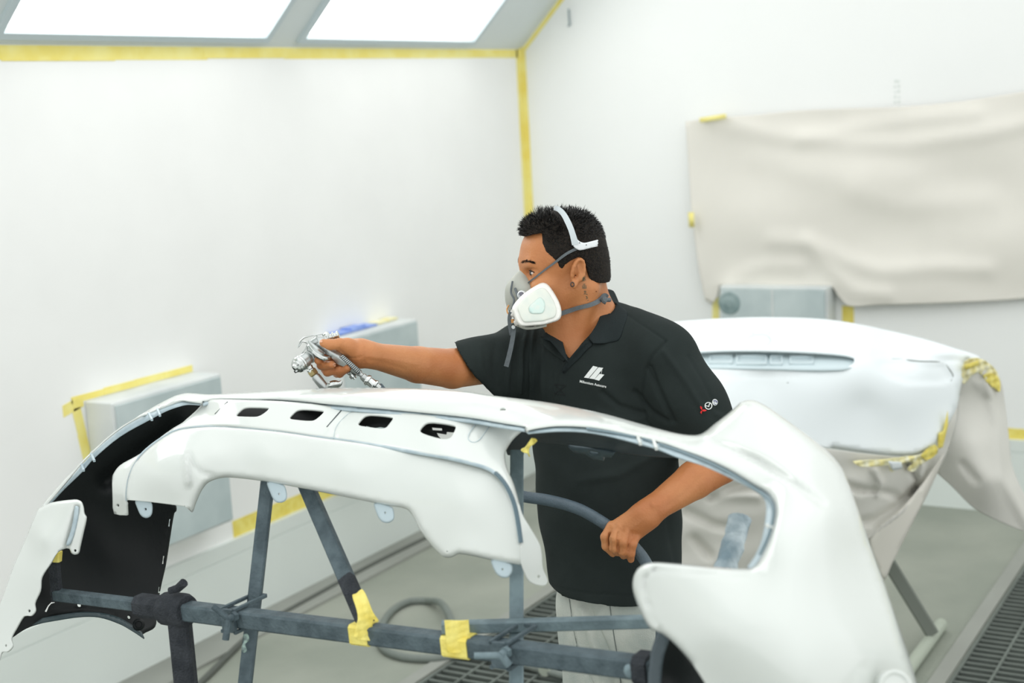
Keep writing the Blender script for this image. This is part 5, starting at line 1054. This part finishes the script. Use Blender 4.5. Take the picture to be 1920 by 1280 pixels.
def ribbon(name, pts, wd, m, parent, th=.0015, tree=None, off=.004, n=5):
    """flat strap: px points with depth, or laid on a surface"""
    S_ = spline([(q[0], q[1], q[2] if len(q) > 2 else 3.0) for q in pts], n); c = []
    for i, q in enumerate(S_):
        if tree is not None: r = hit(tree, q[0], q[1], off); c.append(r[0] if r else V(q[0], q[1], q[2] if len(q) > 2 else 3.0))
        else: c.append(V(*q))
    vs = []; fs = []; m_ = len(c); nv_prev = None
    for i in range(m_):
        t = (c[min(i + 1, m_ - 1)] - c[max(i - 1, 0)]).normalized(); v = (CPOS - c[i]).normalized(); s = t.cross(v).normalized(); n_ = s.cross(t).normalized(); w_ = wd * (1 if not hasattr(wd, '__len__') else 1)
        ww = np.interp(i / (m_ - 1), np.linspace(0, 1, len(wd)), wd) if hasattr(wd, '__len__') else wd
        for a, b2 in ((-1, -1), (1, -1), (1, 1), (-1, 1)): vs.append(c[i] + s * (a * ww / 2) + n_ * (b2 * th / 2))
    for i in range(m_ - 1):
        for k in range(4): fs.append((i * 4 + k, i * 4 + (k + 1) % 4, (i + 1) * 4 + (k + 1) % 4, (i + 1) * 4 + k))
    fs += [(3, 2, 1, 0), tuple((m_ - 1) * 4 + k for k in range(4))]
    return mesh(name, vs, fs, m, parent, True, 50)
HA = ribbon('head_harness', [(1040, 396, 3.06), (1048, 399, 3.0), (1057, 408), (1064, 420), (1070, 434), (1074, 447), (1077, 459)], [.010, .011, .012, .012, .014], M['harness'], RE, .002, htree, .0075)
hp_ = spline([(1072, 444), (1078, 443), (1082, 448), (1088, 453), (1096, 455), (1110, 452), (1128, 448), (1131, 453), (1129, 459), (1110, 464), (1088, 469), (1082, 467), (1076, 462), (1073, 452)], 3, True)
hdep = on(htree, .0075, 3.05)
def hd2(x, y): return np.where(np.asarray(x) > 1122, 2.995 + (np.asarray(x) - 1122) * .003, np.minimum(hdep(x, y), 3.02))
hpad = patch('harness_pad', hp_, hd2, M['harness_w'], RE, step=3, thick=.002)
for a, c in ((1077, 442.5), (1087, 455), (1099.5, 459)): 
    MB().lathe(V(a, c, float(hd2(np.array([a]), np.array([c]))[0]) - .001), tov, [(0, .0011), (.0008, .0009)], 8).obj('rivet', M['hole'], hpad)
ribbon('upper_strap', [(1082, 465, 2.945), (1062, 475, 2.94), (1042, 490, 2.938), (1022, 505, 2.94), (1003, 522, 2.945), (984, 538, 2.95)], [.006, .0055, .004, .0035, .003], M['strap'], RE, .0016, htree, .003)
ribbon('lower_strap', [(1048, 588, 2.95), (1056, 584.5), (1072, 580), (1090, 575), (1108, 569), (1122, 561), (1131, 553), (1137, 556, 3.02)], [.010, .0095, .009, .009, .010, .009, .006], M['strap'], RE, .0016, btree, .004)
MB().tube([V(1131, 558, 3.0), V(1133, 564, 2.998), V(1137, 566, 2.998)], .0062, 8).obj('strap_knot', M['strap'], RE, True); MB().tube([V(1135, 562, 2.998), V(1144, 562, 3.005)], .0045, 8).obj('strap_end', M['strap'], RE, True)
ribbon('hanging_strap', [(958, 582, 2.95), (955, 596, 2.948), (956, 612, 2.948), (959, 628, 2.95)], .0075, M['strap'], RE)
ribbon('hanging_strap', [(964, 612, 2.948), (961, 635, 2.945), (956, 660, 2.943), (949, 687, 2.943)], [.009, .0092, .0095, .0098], M['strap'], RE)
MB().lathe(V(962.5, 613, 2.944), tov, [(0, .004), (.003, .0035)], 10).obj('strap_buckle', M['harness_w'], RE)
# ------------------------------------------------------------------ spray gun
GU = empty('spray_gun', V(630, 670, 2.77), 'polished metal spray gun held in the right hand above the bumper', 'spray gun')
def T(name, pts, r, m, n=14, parent=None, sp=4, **k):
    rs = list(r) if hasattr(r, '__len__') else [r] * len(pts)
    S_ = spline([tuple(V(*q)) + (rr,) for q, rr in zip(pts, rs)], sp) if sp > 1 else [tuple(V(*q)) + (rr,) for q, rr in zip(pts, rs)]
    return MB().tube([q[:3] for q in S_], [q[3] for q in S_], n, **k).obj(name, M[m], parent or GU, True)
def Lz(name, p0, p1, prof, m, n=24, parent=None):   # lathe along p0->p1, t in 0..1, radii in mm
    a, b = V(*p0), V(*p1); L = (b - a).length; return MB().lathe(a, b - a, [(t * L, r / 1000) for t, r in prof], n).obj(name, M[m], parent or GU, True, 30)
nz0, nz1 = (588, 664, 2.775), (551, 690, 2.735)
Lz('barrel', nz0, nz1, [(-.05, 8), (.0, 12), (.22, 13), (.24, 11), (.38, 11), (.40, 14), (.62, 14)], 'satin')
cap_ = Lz('air_cap', nz0, nz1, [(.60, 14.5), (.64, 16), (.70, 15), (.74, 16), (.82, 15), (.86, 12), (.90, 12), (.93, 7), (.99, 5), (1.0, 2)], 'chrome', 12)
for k in (-1, 1):
    T('air_horn', [(561 + k * 2, 684 - k * 9, 2.745), (555 + k * 2, 688 - k * 9, 2.74)], [.0045, .003], 'chrome', 8, cap_, 1)
bodyo = patch('gun_body', spline([(588, 640), (594, 632), (604, 630), (612, 634), (616, 645), (614, 655), (625, 655), (648, 668), (668, 686), (677, 694), (672, 702), (664, 700), (645, 688), (632, 682), (618, 668), (610, 664), (600, 655), (590, 648)], 3, True), lambda x, y: np.full(np.shape(x), 2.757), M['satin'], GU, step=3, thick=.020, mods=[lambda x, y: .007 * np.clip(1 - seg_dist(x, y, [(600, 645), (615, 656), (640, 672), (668, 694)]) / 12, 0, 1) * -1 + .004])
T('body_arm', [(585, 668, 2.775), (583, 655, 2.772), (588, 644, 2.768), (598, 637, 2.765)], [.009, .0085, .009, .010], 'satin')
grp = [(636, 669), (643, 664), (677, 694), (671, 702)]
gp = patch('grip', grp, const(2.7475), M['grip'], bodyo, step=5, thick=.004)
for i in range(13):
    t = (i + .5) / 13; a = (637 + 34 * t, 668 + 33 * t * .98); b2 = (642.5 + 34 * t, 664.5 + 30 * t)
    MB().bar(V(a[0], a[1], 2.7458), V(b2[0], b2[1], 2.7458), .0012, .0018).obj('grip_rib', M['satin'], gp)
T('trigger', [(578, 641, 2.768), (582, 650, 2.758), (590, 660, 2.752), (600, 668, 2.750), (610, 672, 2.752), (618, 671, 2.757)], [.0035, .005, .0058, .0058, .0045, .003], 'chrome', 10)
T('trigger_blade', [(579, 640, 2.764), (590, 652, 2.752), (603, 662, 2.750), (609, 662, 2.754)], [.003, .0055, .005, .002], 'satin', 8)
T('hanging_hook', [(610, 625, 2.765), (600, 627, 2.765), (585, 629, 2.765), (570, 633, 2.765), (563, 639, 2.765), (560, 646, 2.765), (559, 652, 2.765), (561, 648, 2.765), (566, 640, 2.765), (573, 641, 2.766), (577, 646, 2.767), (571, 657, 2.768), (559, 671, 2.765)], [.0011] * 3 + [.0013] * 3 + [.0018, .0015, .0018, .0018, .0016, .0012, .0008], 'chrome', 8, sp=1)
Lz('pattern_knob', (606, 634, 2.772), (616, 627, 2.766), [(0, 6), (.3, 6), (.35, 8), (.9, 8), (1, 5)], 'chrome')
Lz('fluid_knob', (611, 636, 2.768), (636, 627, 2.768), [(0, 8), (.25, 8.5), (.3, 6.5), (.5, 7), (.55, 9), (.62, 9), (.66, 6), (.8, 6), (.84, 8), (.96, 8), (1, 4)], 'chrome')
Lz('fluid_inlet', (579, 685, 2.768), (584, 696, 2.77), [(0, 6.5), (.5, 6.5), (.6, 8), (1, 8)], 'chrome')
Lz('hex_nut', (583, 693, 2.77), (590, 703, 2.771), [(0, 8), (.15, 9.5), (.85, 9.5), (1, 8)], 'brass', 6)
Lz('suction_tube', (590, 703, 2.771), (617, 737, 2.775), [(0, 7), (.1, 9), (.9, 9.5), (1, 9)], 'satin')
T('cup_lever', [(612, 729, 2.765), (620, 724, 2.762), (628, 721, 2.760), (636, 719, 2.758), (641, 714, 2.757)], [.004, .009, .009, .006, .002], 'chrome', 12)
Lz('cup_lid', (622, 742, 2.80), (625, 728, 2.80), [(0, 30), (.4, 32), (.7, 28), (1, 12)], 'satin', 28)
Lz('cup', (610, 830, 2.80), (622, 742, 2.80), [(0, 30), (.05, 34), (.95, 34), (1, 32)], 'satin', 28)
Lz('air_valve', (652, 693, 2.772), (666, 710, 2.772), [(0, 6), (.3, 7), (.5, 5), (.55, 7.5), (.8, 7.5), (.85, 4), (1, 4)], 'chrome')
Lz('air_inlet', (671, 697, 2.762), (688, 713, 2.762), [(0, 6), (.2, 7), (.25, 5), (.45, 5), (.5, 7), (.95, 7.5), (1, 7)], 'satin')
Lz('quick_coupler', (686, 710, 2.762), (712, 729, 2.762), [(0, 9), (.12, 11), (.2, 11), (.24, 8.5), (.5, 9), (.6, 11), (.7, 11), (.75, 8), (1, 7)], 'chrome')
# ------------------------------------------------------------------ air hose: from the gun down behind the bumper, through the left hand, to the floor
hp = [V(708, 727, 2.762), V(722, 744, 2.775), V(740, 775, 2.80), V(775, 822, 2.86), V(830, 870, 2.93), V(895, 902, 2.97), V(945, 921, 2.965), V(985, 931, 2.945), V(1030, 938, 2.92), V(1085, 954, 2.895), V(1130, 979, 2.878), V(1160, 1001, 2.872), V(1188, 1024, 2.872), V(1212, 1056, 2.872), V(1232, 1110, 2.88), V(1240, 1180, 2.90), V(1235, 1270, 2.93)]
hp += [hp[-1] + Vector((0, 0, -.25)), plane_pt(1215, 1330, 2, .3).lerp(Vector((hp[-1].x, hp[-1].y, .3)), .8), Vector((hp[-1].x + .1, hp[-1].y + .1, .012)), Vector((3.6, 1.7, .012))]
HS = tag(MB().tube(spline([tuple(p) for p in hp], 8), .0118, 14).obj('air_hose', M['hose'], smooth=True), 'grey ribbed air hose held in the left hand in front of the black shirt', 'hose')
